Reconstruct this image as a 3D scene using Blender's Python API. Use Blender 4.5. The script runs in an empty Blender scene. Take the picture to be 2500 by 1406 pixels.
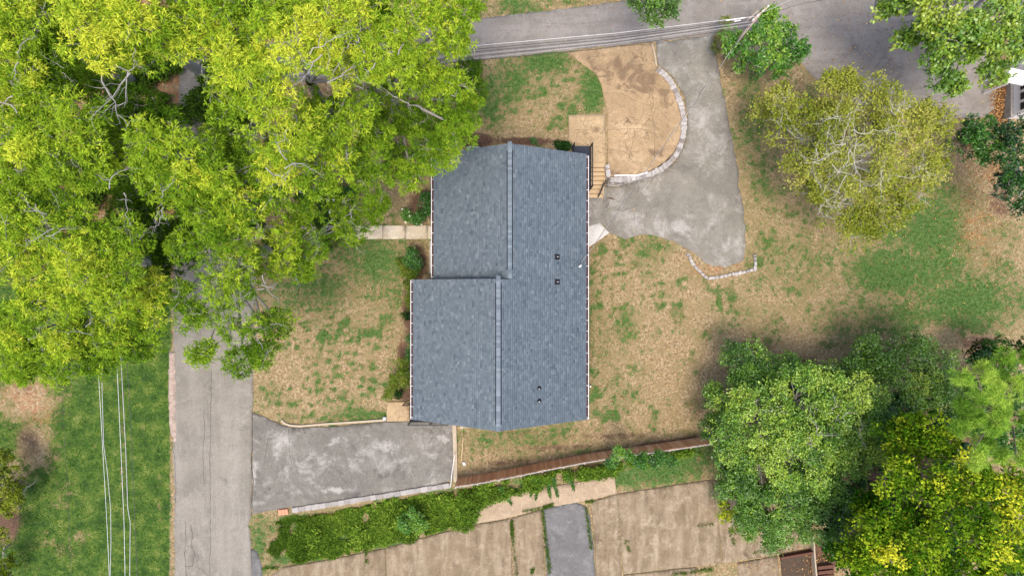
import bpy, bmesh, math, random
import numpy as np
from mathutils import Vector, Matrix
from mathutils.geometry import delaunay_2d_cdt

# ------------------------------------------------------------------ camera, light
SC = bpy.context.scene
COL = SC.collection
H, F = 36.0, 1300.0                      # drone height (m), focal length in photo pixels
cam_d = bpy.data.cameras.new("camera"); cam = bpy.data.objects.new("camera", cam_d); COL.objects.link(cam)
cam.location = (0, 0, H); cam.rotation_euler = (0, 0, 0)
cam_d.sensor_width = 36; cam_d.lens = 36 * F / 2500; cam_d.clip_end = 2000
SC.camera = cam
SUN_EL, SUN_AZ = 72, 190                 # azimuth clockwise from +Y (north = top of the picture)
w = bpy.data.worlds.new("World"); SC.world = w; w.use_nodes = True
nt = w.node_tree; bg = nt.nodes["Background"]
sky = nt.nodes.new("ShaderNodeTexSky"); sky.sky_type = 'NISHITA'; sky.sun_disc = False
sky.sun_elevation = math.radians(SUN_EL); sky.sun_rotation = math.radians(SUN_AZ)
sky.air_density = 1.0; sky.dust_density = 4.0; sky.ozone_density = 1.0
nt.links.new(sky.outputs[0], bg.inputs[0]); bg.inputs[1].default_value = 0.15
sd = bpy.data.lights.new("sun", 'SUN'); so = bpy.data.objects.new("sun", sd); COL.objects.link(so)
sd.energy = 1.15; sd.angle = math.radians(24); sd.color = (1.0, 0.93, 0.82)
a, e = math.radians(SUN_AZ), math.radians(SUN_EL)
sdir = Vector((math.sin(a) * math.cos(e), math.cos(a) * math.cos(e), math.sin(e)))
so.rotation_euler = sdir.to_track_quat('Z', 'Y').to_euler()
SC.view_settings.view_transform = 'Standard'; SC.view_settings.look = 'None'
SC.view_settings.exposure = 1.24; SC.view_settings.gamma = 1.0
SC.cycles.max_bounces = 5; SC.cycles.diffuse_bounces = 3; SC.cycles.transmission_bounces = 3

R = np.random.RandomState(11)
rnd = random.Random(5)

# ------------------------------------------------------------------ helpers
def tag(o, label=None, cat=None, group=None, kind=None):
    if label: o['label'] = label
    if cat: o['category'] = cat
    if group: o['group'] = group
    if kind: o['kind'] = kind
    return o

def link(o, parent=None):
    COL.objects.link(o)
    if parent is not None: o.parent = parent
    return o

def empty(name, loc=(0, 0, 0), rz=0):
    o = bpy.data.objects.new(name, None); o.location = loc; o.rotation_euler = (0, 0, rz)
    o.empty_display_size = .3
    return link(o)

_g = R.rand(256, 256)
def vnoise(x, y, s=1.0, o=0):
    x = np.asarray(x) / s + 37.3 * o + 500; y = np.asarray(y) / s + 91.7 * o + 500
    xi = np.floor(x).astype(int); yi = np.floor(y).astype(int); fx = x - xi; fy = y - yi
    fx = fx * fx * (3 - 2 * fx); fy = fy * fy * (3 - 2 * fy)
    g = lambda i, j: _g[i % 256, j % 256]
    return (g(xi, yi) * (1 - fx) + g(xi + 1, yi) * fx) * (1 - fy) + (g(xi, yi + 1) * (1 - fx) + g(xi + 1, yi + 1) * fx) * fy
def fbm(x, y, s=1.0, o=0, n=3):
    t = 0; am = 1; tot = 0
    for k in range(n):
        t = t + am * vnoise(x, y, s / 2 ** k, o + k * 3); tot += am; am *= .55
    return t / tot
def sst(a, b, x):
    t = np.clip((np.asarray(x, float) - a) / (b - a), 0, 1); return t * t * (3 - 2 * t)

S0 = F / H                                # photo pixels per metre on the ground
def toUV(x, y): return 1250 + np.asarray(x) * S0, 703 - np.asarray(y) * S0
def P(u, v, z=0.0):
    k = (H - z) / F; return ((u - 1250) * k, (703 - v) * k, z)

def vwall(U): return 1250 - (U - 685) * 0.160      # line of the south retaining wall and fence
def gz(x, y):
    U, V = toUV(x, y)
    D = 1.1
    t = sst(130, 430, V)
    a1 = sst(385, 412, V)
    u0 = 1560 + (1405 - 1560) * a1
    b = sst(900, 1000, V)
    s1 = sst(u0 - 22, u0 + 22, U); s2 = sst(1130, 1480, U)
    east = D * t * (s1 * (1 - b) + s2 * b)
    d = V - vwall(U)
    south = 0.95 * sst(7, 30, d) * sst(630, 760, U)
    far = np.clip((np.hypot(x, y) - 60) / 200, 0, 1) * 0.0
    return -np.maximum(east, south) + far
def G(u, v):
    z = 0.0
    for _ in range(6):
        x, y, _z = P(u, v, z); z = float(gz(x, y))
    return P(u, v, z)

def inpoly(U, V, poly):
    U = np.asarray(U); V = np.asarray(V); r = np.zeros(U.shape, bool); n = len(poly)
    for i in range(n):
        x1, y1 = poly[i]; x2, y2 = poly[(i + 1) % n]
        if y1 == y2: continue
        c = ((y1 > V) != (y2 > V)) & (U < (x2 - x1) * (V - y1) / (y2 - y1) + x1)
        r ^= c
    return r

def npmesh(name, V, Fc, mat, parent=None, attrs=None, pattrs=None, smooth=False, link_it=True):
    """V (n,3); Fc (m,k) int array, all faces the same size."""
    V = np.ascontiguousarray(V, dtype=np.float32); Fc = np.ascontiguousarray(Fc, dtype=np.int32)
    me = bpy.data.meshes.new(name); m, k = Fc.shape
    me.vertices.add(len(V)); me.vertices.foreach_set('co', V.ravel())
    me.loops.add(m * k); me.loops.foreach_set('vertex_index', Fc.ravel())
    me.polygons.add(m); me.polygons.foreach_set('loop_start', np.arange(0, m * k, k, dtype=np.int32))
    me.update(calc_edges=True)
    for nm, arr in (attrs or {}).items():
        at = me.attributes.new(nm, 'FLOAT', 'FACE'); at.data.foreach_set('value', np.ascontiguousarray(arr, dtype=np.float32))
    for nm, arr in (pattrs or {}).items():
        at = me.attributes.new(nm, 'FLOAT', 'POINT'); at.data.foreach_set('value', np.ascontiguousarray(arr, dtype=np.float32))
    if smooth: me.polygons.foreach_set('use_smooth', np.ones(m, bool))
    me.materials.append(mat)
    o = bpy.data.objects.new(name, me)
    if link_it: link(o, parent)
    return o

class MB:
    def __init__(s): s.v = []; s.f = []
    def poly(s, pts, faces):
        n = len(s.v); s.v += [tuple(p) for p in pts]; s.f += [tuple(i + n for i in f) for f in faces]
    def box(s, c, d, rz=0, M=None):
        x, y, z = d[0] / 2, d[1] / 2, d[2] / 2
        pts = [Vector(p) for p in [(-x, -y, -z), (x, -y, -z), (x, y, -z), (-x, y, -z), (-x, -y, z), (x, -y, z), (x, y, z), (-x, y, z)]]
        if M is None: M = Matrix.Rotation(rz, 3, 'Z')
        s.poly([M @ p + Vector(c) for p in pts], [(0, 3, 2, 1), (4, 5, 6, 7), (0, 1, 5, 4), (1, 2, 6, 5), (2, 3, 7, 6), (3, 0, 4, 7)])
    def box2(s, a, b):
        s.box([(a[i] + b[i]) / 2 for i in range(3)], [abs(a[i] - b[i]) for i in range(3)])
    def bar(s, a, b, w, h=None, up=(0, 0, 1)):
        a = Vector(a); b = Vector(b); d = b - a; L = d.length
        if L < 1e-6: return
        x = d.normalized(); u = Vector(up)
        if abs(x.dot(u)) > .99: u = Vector((0, 1, 0))
        y = u.cross(x).normalized(); z = x.cross(y)
        s.box((a + b) / 2, (L, w, h or w), M=Matrix((x, y, z)).transposed())
    def tube(s, pts, rad, n=6, cap=True):
        pts = [Vector(p) for p in pts]; base = len(s.v); m = len(pts)
        if not hasattr(rad, '__len__'): rad = [rad] * m
        for i, p in enumerate(pts):
            d = (pts[min(i + 1, m - 1)] - pts[max(i - 1, 0)]).normalized()
            r = Vector((0, 0, 1)) if abs(d.z) < .9 else Vector((1, 0, 0))
            x = d.cross(r).normalized(); y = d.cross(x)
            for k in range(n):
                t = 2 * math.pi * k / n
                s.v.append(tuple(p + (x * math.cos(t) + y * math.sin(t)) * rad[i]))
        for i in range(m - 1):
            for k in range(n):
                s.f.append((base + i * n + k, base + i * n + (k + 1) % n, base + (i + 1) * n + (k + 1) % n, base + (i + 1) * n + k))
        if cap:
            s.f.append(tuple(base + k for k in range(n))[::-1]); s.f.append(tuple(base + (m - 1) * n + k for k in range(n)))
    def build(s, name, mat, parent=None, bevel=0, smooth=False):
        me = bpy.data.meshes.new(name); me.from_pydata(s.v, [], s.f); me.materials.append(mat)
        if bevel:
            bm = bmesh.new(); bm.from_mesh(me)
            bmesh.ops.bevel(bm, geom=bm.edges[:], offset=bevel, segments=1, affect='EDGES'); bm.to_mesh(me); bm.free()
        if smooth: me.polygons.foreach_set('use_smooth', [True] * len(me.polygons))
        me.update()
        return link(bpy.data.objects.new(name, me), parent)

def copyobj(o, parent=None, loc=None, rot=None, scale=None):
    c = o.copy(); COL.objects.link(c); c.parent = parent if parent is not None else o.parent
    if loc is not None: c.location = loc
    if rot is not None: c.rotation_euler = rot
    if scale is not None: c.scale = scale
    return c

# ------------------------------------------------------------------ materials
class NT:
    def __init__(s, name):
        s.m = bpy.data.materials.new(name); s.m.use_nodes = True; s.t = s.m.node_tree
        s.b = s.t.nodes["Principled BSDF"]; s.L = s.t.links.new
        s.b.inputs['Specular IOR Level'].default_value = 0.25
    def n(s, ty, **kw):
        o = s.t.nodes.new(ty)
        for k, v in kw.items(): setattr(o, k, v)
        return o
    def inp(s, sock, v):
        if hasattr(v, 'is_linked') or hasattr(v, 'links'): s.L(v, sock)
        elif isinstance(v, (tuple, list)): sock.default_value = tuple(v) + ((1,) if len(v) == 3 and len(sock.default_value) == 4 else ())
        else: sock.default_value = v
    def noise(s, scale, detail=4, rough=.6, vec=None, dist=0):
        o = s.n('ShaderNodeTexNoise'); o.inputs['Scale'].default_value = scale; o.inputs['Detail'].default_value = detail
        o.inputs['Roughness'].default_value = rough; o.inputs['Distortion'].default_value = dist
        s.L(vec if vec is not None else s.co(), o.inputs['Vector']); return o.outputs[0]
    def co(s):
        if not hasattr(s, '_co'): s._co = s.n('ShaderNodeTexCoord').outputs['Object']
        return s._co
    def vec(s, sc):
        o = s.n('ShaderNodeMapping'); o.inputs['Scale'].default_value = sc; s.L(s.co(), o.inputs[0]); return o.outputs[0]
    def attr(s, nm):
        o = s.n('ShaderNodeAttribute', attribute_name=nm); return o.outputs['Fac']
    def math(s, op, a, b=0.0, c=None, clamp=False):
        o = s.n('ShaderNodeMath', operation=op); o.use_clamp = clamp; s.inp(o.inputs[0], a); s.inp(o.inputs[1], b)
        if c is not None: s.inp(o.inputs[2], c)
        return o.outputs[0]
    def step(s, x, lo, hi):
        o = s.n('ShaderNodeMapRange', interpolation_type='SMOOTHSTEP'); s.inp(o.inputs[0], x)
        o.inputs[1].default_value = lo; o.inputs[2].default_value = hi; return o.outputs[0]
    def rng(s, x, lo, hi, a, b):
        o = s.n('ShaderNodeMapRange'); s.inp(o.inputs[0], x)
        for i, q in enumerate((lo, hi, a, b)): o.inputs[1 + i].default_value = q
        return o.outputs[0]
    def mix(s, f, a, b, mode='MIX'):
        o = s.n('ShaderNodeMix', data_type='RGBA', blend_type=mode); s.inp(o.inputs[0], f); s.inp(o.inputs[6], a); s.inp(o.inputs[7], b); return o.outputs[2]
    def ramp(s, x, stops):
        o = s.n('ShaderNodeValToRGB'); e = o.color_ramp.elements
        e[0].position = stops[0][0]; e[0].color = stops[0][1] + (1,)
        e[1].position = stops[-1][0]; e[1].color = stops[-1][1] + (1,)
        for p, c in stops[1:-1]: k = e.new(p); k.color = c + (1,)
        s.inp(o.inputs[0], x); return o.outputs[0]
    def gray(s, x, col):
        o = s.n('ShaderNodeVectorMath', operation='SCALE'); s.inp(o.inputs[0], col); s.inp(o.inputs['Scale'], x); return o.outputs[0]
    def bump(s, h, st=.3, d=.02):
        o = s.n('ShaderNodeBump'); o.inputs['Strength'].default_value = st; o.inputs['Distance'].default_value = d
        s.L(h, o.inputs['Height']); s.L(o.outputs[0], s.b.inputs['Normal'])
    def done(s, col, rough=.9):
        s.inp(s.b.inputs['Base Color'], col); s.inp(s.b.inputs['Roughness'], rough); return s.m

def m_plain(name, col, rough=.6, var=.12, sc=6, metal=0):
    t = NT(name); n = t.noise(sc, 5); c = t.mix(n, tuple(c * (1 - var * 2) for c in col), tuple(min(1, c * (1 + var * 2)) for c in col))
    t.b.inputs['Metallic'].default_value = metal; t.bump(t.noise(sc * 8, 3), .15, .005)
    return t.done(c, rough)

def m_leaf(name, stops, trans=.35, gloss=.0):
    t = NT(name); hue = t.attr('hue'); tint = t.attr('tint')
    c = t.gray(tint, t.ramp(hue, stops))
    n = t.t.nodes; n.remove(t.b); out = n['Material Output']
    d = t.n('ShaderNodeBsdfDiffuse'); tr = t.n('ShaderNodeBsdfTranslucent'); mx = t.n('ShaderNodeMixShader'); mx.inputs[0].default_value = trans
    t.L(c, d.inputs[0]); t.L(c, tr.inputs[0]); t.L(d.outputs[0], mx.inputs[1]); t.L(tr.outputs[0], mx.inputs[2]); o = mx.outputs[0]
    if gloss:
        g = t.n('ShaderNodeBsdfGlossy'); g.inputs['Roughness'].default_value = .42; g.inputs[0].default_value = (.8, .85, .8, 1)
        m2 = t.n('ShaderNodeMixShader'); m2.inputs[0].default_value = gloss; t.L(o, m2.inputs[1]); t.L(g.outputs[0], m2.inputs[2]); o = m2.outputs[0]
    t.L(o, out.inputs[0]); return t.m

def m_ground():
    t = NT('lawn_soil')
    green = t.attr('green'); bare = t.attr('bare'); mulch_dark = t.attr('mulch_dark'); lush = t.attr('lush')
    n1 = t.noise(1.1, 5, .65); n2 = t.noise(5.5, 6, .8); n3 = t.noise(19, 3, .75); n4 = t.noise(2.4, 6, .75)
    tan = t.ramp(n2, [(.32, (.115, .07, .03)), (.46, (.265, .188, .098)), (.55, (.42, .312, .175)), (.68, (.56, .44, .265))])
    tan = t.mix(t.step(n3, .38, .62), t.gray(.55, tan), tan)
    tan = t.mix(t.math('MULTIPLY', t.step(n1, .46, .60), .6), tan, (.205, .155, .07))
    grn = t.ramp(n2, [(.36, (.022, .055, .008)), (.5, (.050, .11, .020)), (.62, (.115, .155, .045))])
    lus = t.ramp(t.math('ADD', t.math('MULTIPLY', n2, .45), t.math('MULTIPLY', n1, .55)), [(.39, (.016, .042, .006)), (.46, (.032, .072, .009)), (.525, (.062, .108, .014)), (.59, (.11, .145, .026)), (.67, (.21, .19, .075))])
    grn = t.mix(lush, grn, lus)
    gm = t.math('ADD', green, t.math('ADD', t.math('MULTIPLY', t.math('SUBTRACT', n2, .5), 2.6), t.math('MULTIPLY', t.math('SUBTRACT', n4, .5), 2.6)))
    tan = t.mix(t.math('MULTIPLY', t.step(green, .1, .6), .55), tan, t.gray(.62, t.mix(.5, tan, (.24, .22, .06))))
    wd_ = t.noise(2.3, 5, .62, dist=.3); gm = t.math('ADD', gm, t.math('MULTIPLY', t.step(wd_, .53, .62), .36)); c = t.mix(t.step(gm, .46, .74), tan, grn)
    soil = t.ramp(n2, [(.3, (.16, .075, .035)), (.6, (.33, .17, .085)), (.8, (.42, .25, .14))])
    bm = t.math('ADD', bare, t.math('MULTIPLY', t.math('SUBTRACT', n4, .5), 3.2))
    c = t.mix(t.math('MULTIPLY', t.step(bm, .35, .95), .85), c, soil)
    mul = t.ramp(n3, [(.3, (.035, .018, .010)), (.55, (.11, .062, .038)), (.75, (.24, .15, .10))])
    mm = t.math('ADD', mulch_dark, t.math('MULTIPLY', t.math('SUBTRACT', n4, .5), .7))
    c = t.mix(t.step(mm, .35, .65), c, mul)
    t.bump(t.math('ADD', n2, n3), .8, .05)
    return t.done(c, .95)

def m_pave(name, base, pale, dark, crack=0, streak=None, sc=1.0):
    """asphalt or concrete: base colour, pale worn film (attribute a), dark stains (attribute b)"""
    t = NT(name); A = t.attr('a'); B = t.attr('b')
    n1 = t.noise(.55 * sc, 5, .62, dist=.6); n2 = t.noise(4 * sc, 6, .7); n3 = t.noise(60, 3, .75)
    c = t.mix(t.step(n1, .3, .7), tuple(q * .86 for q in base), tuple(q * 1.13 for q in base))
    m1 = t.noise(.8 * sc, 10, .74, dist=.35); c = t.mix(t.math('MULTIPLY', t.step(m1, .50, .64), .55), c, pale)
    m2 = t.noise(.63 * sc, 10, .76, vec=t.vec((1.15, 1, 1.7)), dist=.5); c = t.mix(t.math('MULTIPLY', t.step(m2, .52, .68), .6), c, dark)
    m3 = t.noise(3.6 * sc, 8, .8); c = t.mix(t.math('MULTIPLY', t.step(m3, .53, .68), .25), c, pale); c = t.mix(t.math('MULTIPLY', t.step(m3, .47, .34), .25), c, dark)
    if streak:
        ns = t.noise(1.0, 5, .65, vec=t.vec(streak)); c = t.mix(t.math('MULTIPLY', t.step(ns, .42, .68), .55), c, pale)
        ns2 = t.noise(1.7, 4, .6, vec=t.vec(streak)); c = t.mix(t.math('MULTIPLY', t.step(ns2, .55, .75), .45), c, dark)
    am = t.math('ADD', A, t.math('MULTIPLY', t.math('SUBTRACT', t.noise(1.1 * sc, 8, .72, dist=.5), .5), 4.5))
    c = t.mix(t.math('MULTIPLY', t.step(am, .30, 1.15), .85), c, pale)
    bm_ = t.math('ADD', B, t.math('MULTIPLY', t.math('SUBTRACT', t.noise(.9 * sc, 8, .74, dist=.7), .5), 4.5))
    c = t.mix(t.math('MULTIPLY', t.step(bm_, .45, 1.0), .85), c, dark)
    c = t.mix(t.math('MULTIPLY', t.step(n2, .48, .68), .35), c, dark)
    c = t.mix(t.step(n3, .35, .7), t.gray(.80, c), t.gray(1.16, c)); n5 = t.noise(12, 4, .75); c = t.mix(t.step(n5, .35, .68), t.gray(.86, c), t.gray(1.12, c))
    sp = t.noise(23, 2, .5); c = t.mix(t.math('MULTIPLY', t.step(sp, .69, .73), .6), c, t.gray(.35, c))
    if crack:
        v = t.n('ShaderNodeTexVoronoi', feature='DISTANCE_TO_EDGE'); v.inputs['Scale'].default_value = crack
        wv = t.n('ShaderNodeVectorMath', operation='ADD')
        nn = t.n('ShaderNodeTexNoise'); nn.inputs['Scale'].default_value = 1.1; nn.inputs['Detail'].default_value = 5; t.L(t.co(), nn.inputs['Vector'])
        sc_ = t.n('ShaderNodeVectorMath', operation='SCALE'); sc_.inputs['Scale'].default_value = 1.4; t.L(nn.outputs['Color'], sc_.inputs[0])
        t.L(t.co(), wv.inputs[0]); t.L(sc_.outputs[0], wv.inputs[1]); t.L(wv.outputs[0], v.inputs['Vector'])
        msk = t.math('MULTIPLY', t.step(v.outputs['Distance'], .012 * crack + .003, 0), t.step(n1, .42, .55))
        c = t.mix(t.math('MULTIPLY', msk, .75), c, t.gray(.3, dark))
    t.bump(n3, .35, .01)
    return t.done(c, .88)

def m_attrcol(name, stops, rough=.85, sc=60, grit=.25):
    t = NT(name); c = t.ramp(t.attr('tint'), stops); n = t.noise(sc, 3, .7)
    c = t.mix(n, t.gray(1 - grit, c), t.gray(1 + grit, c)); t.bump(n, .3, .01); return t.done(c, rough)

def m_objcol(name, stops, rough=.85, sc=12, grit=.3, vec=None):
    t = NT(name); oi = t.n('ShaderNodeObjectInfo'); c = t.ramp(oi.outputs['Random'], stops)
    n = t.noise(sc, 5, .7, vec=t.vec(vec) if vec else None)
    c = t.mix(t.step(n, .3, .7), t.gray(1 - grit, c), t.gray(1 + grit, c)); t.bump(n, .4, .02); return t.done(c, rough)

def m_brick():
    t = NT('red_brick'); b = t.n('ShaderNodeTexBrick'); b.inputs['Scale'].default_value = 1
    b.inputs['Brick Width'].default_value = .215; b.inputs['Row Height'].default_value = .075; b.inputs['Mortar Size'].default_value = .006
    b.inputs['Color1'].default_value = (.22, .06, .035, 1); b.inputs['Color2'].default_value = (.30, .10, .06, 1); b.inputs['Mortar'].default_value = (.35, .32, .28, 1)
    sp = t.n('ShaderNodeSeparateXYZ'); t.L(t.co(), sp.inputs[0]); cb = t.n('ShaderNodeCombineXYZ')
    t.L(t.math('ADD', sp.outputs[0], sp.outputs[1]), cb.inputs[0]); t.L(sp.outputs[2], cb.inputs[1]); t.L(cb.outputs[0], b.inputs[0])
    return t.done(b.outputs[0], .85)

M = {}
M['ground'] = m_ground()
M['road'] = m_pave('worn_asphalt_road', (.20, .18, .148), (.262, .238, .20), (.14, .126, .104), streak=(1.2, .10, 1))
M['road2'] = m_pave('worn_asphalt_lane', (.19, .169, .145), (.255, .23, .208), (.135, .117, .107), streak=(.12, .9, 1))
M['drive'] = m_pave('aged_asphalt_drive', (.183, .168, .138), (.34, .318, .287), (.12, .106, .092), sc=.7)
M['drive2'] = m_pave('stained_asphalt_drive', (.156, .144, .121), (.34, .315, .285), (.080, .073, .066), sc=.7)
M['patio'] = m_pave('stained_sand_concrete', (.31, .215, .12), (.43, .315, .185), (.15, .10, .058), crack=.33, sc=.8)
M['landing'] = m_pave('sand_concrete', (.36, .26, .145), (.44, .325, .19), (.19, .12, .07), crack=.6, sc=2)
M['walk'] = m_pave('pale_walk_concrete', (.44, .375, .28), (.55, .48, .38), (.28, .22, .15), sc=2)
M['white_slab'] = m_pave('new_white_concrete', (.46, .44, .40), (.52, .50, .47), (.38, .35, .31), sc=2)
M['lot'] = m_pave('brown_weathered_concrete', (.188, .138, .084), (.335, .27, .182), (.10, .070, .043), streak=(1.8, .3, 1), sc=1.3)
M['lot_pale'] = m_pave('pale_weathered_concrete', (.32, .24, .155), (.42, .33, .23), (.22, .155, .10), sc=2.2)
M['lot_asphalt'] = m_pave('grey_asphalt_patch', (.125, .120, .115), (.21, .203, .195), (.085, .081, .079))
M['gravel'] = m_pave('gravel_shoulder', (.34, .26, .21), (.48, .40, .34), (.16, .10, .06), sc=6)
M['shingle'] = m_attrcol('slate_grey_shingle', [(0, (.066, .086, .104)), (.35, (.106, .132, .152)), (.7, (.152, .180, .200)), (1, (.21, .24, .258))], .9, 70, .16)
M['cap'] = m_objcol('ridge_shingle_grey', [(0, (.105, .13, .152)), (.5, (.14, .168, .192)), (1, (.185, .213, .235))], .9, 60, .12)
M['deckroof'] = m_plain('roof_underlay', (.06, .075, .09))
M['brick'] = m_brick()
M['white'] = m_plain('white_painted_metal', (.66, .645, .63), .45, .03)
M['whitewash'] = m_objcol('whitewashed_stone', [(0, (.16, .135, .12)), (.3, (.27, .245, .225)), (1, (.38, .355, .33))], .9, 10, .65)
M['block'] = m_objcol('grey_concrete_block', [(0, (.22, .20, .18)), (.5, (.27, .25, .23)), (1, (.32, .295, .27))], .92, 12, .4)
M['mortar'] = m_plain('mortar', (.27, .24, .21), .95, .2, 20)
M['kerbm'] = m_plain('cream_kerb_concrete', (.34, .28, .20), .9, .12, 5)
M['deck'] = m_plain('charcoal_stained_deck', (.024, .028, .040), .7, .2, 5)
M['iron'] = m_plain('black_iron', (.010, .010, .012), .45, .1)
M['treadwood'] = m_objcol('tan_tread_board', [(0, (.36, .26, .145)), (1, (.45, .33, .19))], .8, 5, .10, (1, 9, 1))
M['fence'] = m_objcol('cedar_fence_board', [(0, (.42, .22, .11)), (.5, (.52, .285, .15)), (1, (.62, .38, .22))], .85, 5, .25, (12, 12, 1))
M['darkhole'] = m_plain('dark_debris', (.06, .028, .022), .95, .3, 20)
M['wood'] = m_plain('weathered_wood', (.36, .28, .22), .85, .2, 12)
M['timber'] = m_plain('old_brown_timber', (.10, .045, .03), .9, .25, 9)
M['wire_l'] = m_plain('pale_cable', (.62, .62, .62), .5, .04)
M['wire_m'] = m_plain('grey_cable', (.36, .355, .35), .6, .05)
M['wire_d'] = m_plain('dark_cable', (.035, .035, .04), .5, .1)
M['acgrey'] = m_plain('light_grey_metal', (.33, .36, .38), .5, .08)
M['glass'] = m_plain('dark_window_glass', (.015, .017, .02), .15, .05)
M['dirtm'] = m_plain('red_dirt', (.062, .043, .028), .95, .25, 6)
M['redbrick_m'] = m_plain('orange_red_brick', (.52, .22, .13), .9, .12, 12)
M['pebble'] = m_objcol('white_rock', [(0, (.5, .48, .46)), (1, (.72, .70, .68))], .9, 8, .2)
M['bark_pale'] = m_plain('pale_grey_bark', (.27, .25, .225), .9, .25, 9)
M['bark_dark'] = m_plain('brown_bark', (.16, .125, .095), .9, .25, 9)
M['twig_white'] = m_plain('bleached_twig', (.42, .39, .33), .9, .15, 9)
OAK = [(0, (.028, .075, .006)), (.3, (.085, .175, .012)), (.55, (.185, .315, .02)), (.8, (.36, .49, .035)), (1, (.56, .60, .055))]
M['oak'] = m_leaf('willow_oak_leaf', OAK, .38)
M['broad'] = m_leaf('broad_green_leaf', [(0, (.03, .085, .006)), (.5, (.085, .19, .012)), (.85, (.17, .29, .02)), (1, (.30, .38, .03))], .3, .05)
M['olive'] = m_leaf('thinning_olive_leaf', [(0, (.07, .11, .008)), (.4, (.175, .225, .02)), (.75, (.31, .335, .05)), (1, (.46, .44, .11))], .35)
M['bush'] = m_leaf('deep_green_leaf', [(0, (.012, .045, .008)), (.5, (.04, .14, .012)), (.85, (.09, .24, .02)), (1, (.22, .36, .03))], .3, .04)
M['hack'] = m_leaf('small_fresh_leaf', [(0, (.018, .058, .006)), (.4, (.066, .165, .014)), (.75, (.155, .30, .026)), (1, (.33, .45, .05))], .3, .04)
M['gold'] = m_leaf('golden_green_leaf', [(0, (.018, .06, .003)), (.4, (.07, .16, .008)), (.7, (.24, .35, .018)), (1, (.54, .55, .035))], .35)
M['pine'] = m_leaf('long_pine_needle', [(0, (.05, .12, .015)), (.5, (.20, .38, .04)), (1, (.42, .56, .08))], .35)
M['hedge'] = m_leaf('olive_hedge_leaf', [(0, (.03, .06, .006)), (.5, (.10, .16, .018)), (1, (.24, .27, .05))], .3)
M['dark'] = m_leaf('dark_boxwood_leaf', [(0, (.006, .02, .004)), (1, (.025, .075, .014))], .2)
M['cover'] = m_leaf('weedy_cover_leaf', [(0, (.03, .06, .008)), (.5, (.09, .17, .018)), (.8, (.17, .28, .03)), (1, (.28, .38, .05))], .32)
M['grass'] = m_leaf('grass_blade', [(0, (.50, .36, .20)), (.3, (.32, .22, .11)), (.5, (.15, .15, .04)), (.75, (.055, .12, .015)), (1, (.05, .15, .006))], .2)
M['flower'] = m_plain('white_petal', (.75, .72, .60), .7, .05)
M['petal_y'] = m_plain('yellow_petal', (.65, .35, .02), .7, .1)
M['petal_r'] = m_plain('red_petal', (.6, .05, .03), .7, .1)
M['deadleaf'] = m_leaf('fallen_leaf', [(0, (.16, .07, .03)), (.5, (.38, .17, .06)), (1, (.62, .42, .16))], .1)

# ------------------------------------------------------------------ ground regions (photo pixels)
ROAD_L = [(427, 1520), (426, 1200), (422, 1080), (424, 900), (424, 650), (434, 300), (452, -140), (645, -140), (630, 300), (621, 600), (618, 900), (613, 1255), (607, 1285), (613, 1330), (618, 1520)]
ROAD_T = [(600, 215), (1130, 152), (1250, 138), (1430, 119), (1600, 103), (1735, 86), (1830, 90), (1940, 130), (1985, 190), (2100, 262), (2330, 290), (2400, 287), (2425, 270), (2440, 200), (2425, 100), (2450, -140), (1750, -140), (1620, -40), (1545, 0), (1400, 20), (1200, 43), (600, 112)]
DRIVE_E = [(1603, 104), (1660, 98), (1737, 88), (1752, 160), (1768, 240), (1782, 310), (1793, 370), (1803, 420), (1802, 455), (1812, 490), (1820, 560), (1820, 600), (1814, 636), (1770, 654), (1724, 646), (1700, 622), (1668, 602), (1635, 586), (1600, 575), (1560, 573), (1527, 583), (1492, 572), (1470, 545), (1400, 560), (1400, 470), (1440, 470), (1478, 452), (1540, 447), (1600, 430), (1650, 395), (1672, 350), (1680, 290), (1672, 240), (1652, 200), (1630, 175), (1606, 158)]
DRIVE_W = [(617, 1008), (645, 1018), (680, 1034), (712, 1044), (800, 1042), (940, 1030), (1108, 1026), (1108, 1168), (1090, 1176), (1060, 1184), (900, 1212), (750, 1236), (700, 1238), (616, 1254)]
PATIO = [(1385, 129), (1430, 122), (1592, 108), (1601, 135), (1604, 165), (1622, 187), (1640, 210), (1653, 240), (1661, 270), (1665, 300), (1660, 340), (1645, 373), (1622, 396), (1592, 415), (1555, 426), (1520, 431), (1484, 432), (1484, 280), (1477, 250), (1468, 205), (1455, 180), (1425, 158)]
LANDING = [(1388, 281), (1481, 279), (1482, 399), (1440, 399), (1388, 399)]
POLYS_HARD = [ROAD_L, ROAD_T, DRIVE_E, DRIVE_W, PATIO, LANDING,
              [(620, 552), (1060, 550), (1060, 583), (620, 586)], [(945, 982), (1000, 980), (1000, 1027), (945, 1028)],
              [(1135, 1285), (1170, 1240), (1240, 1205), (1500, 1165), (1507, 1203), (1745, 1168), (1800, 1215), (1860, 1290), (1990, 1340), (1990, 1450), (690, 1450), (690, 1385), (1000, 1325)],
              [(1430, 555), (1465, 545), (1487, 570), (1430, 608)], [(1010, 352), (1435, 352), (1435, 1055), (1010, 1055)]]

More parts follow.
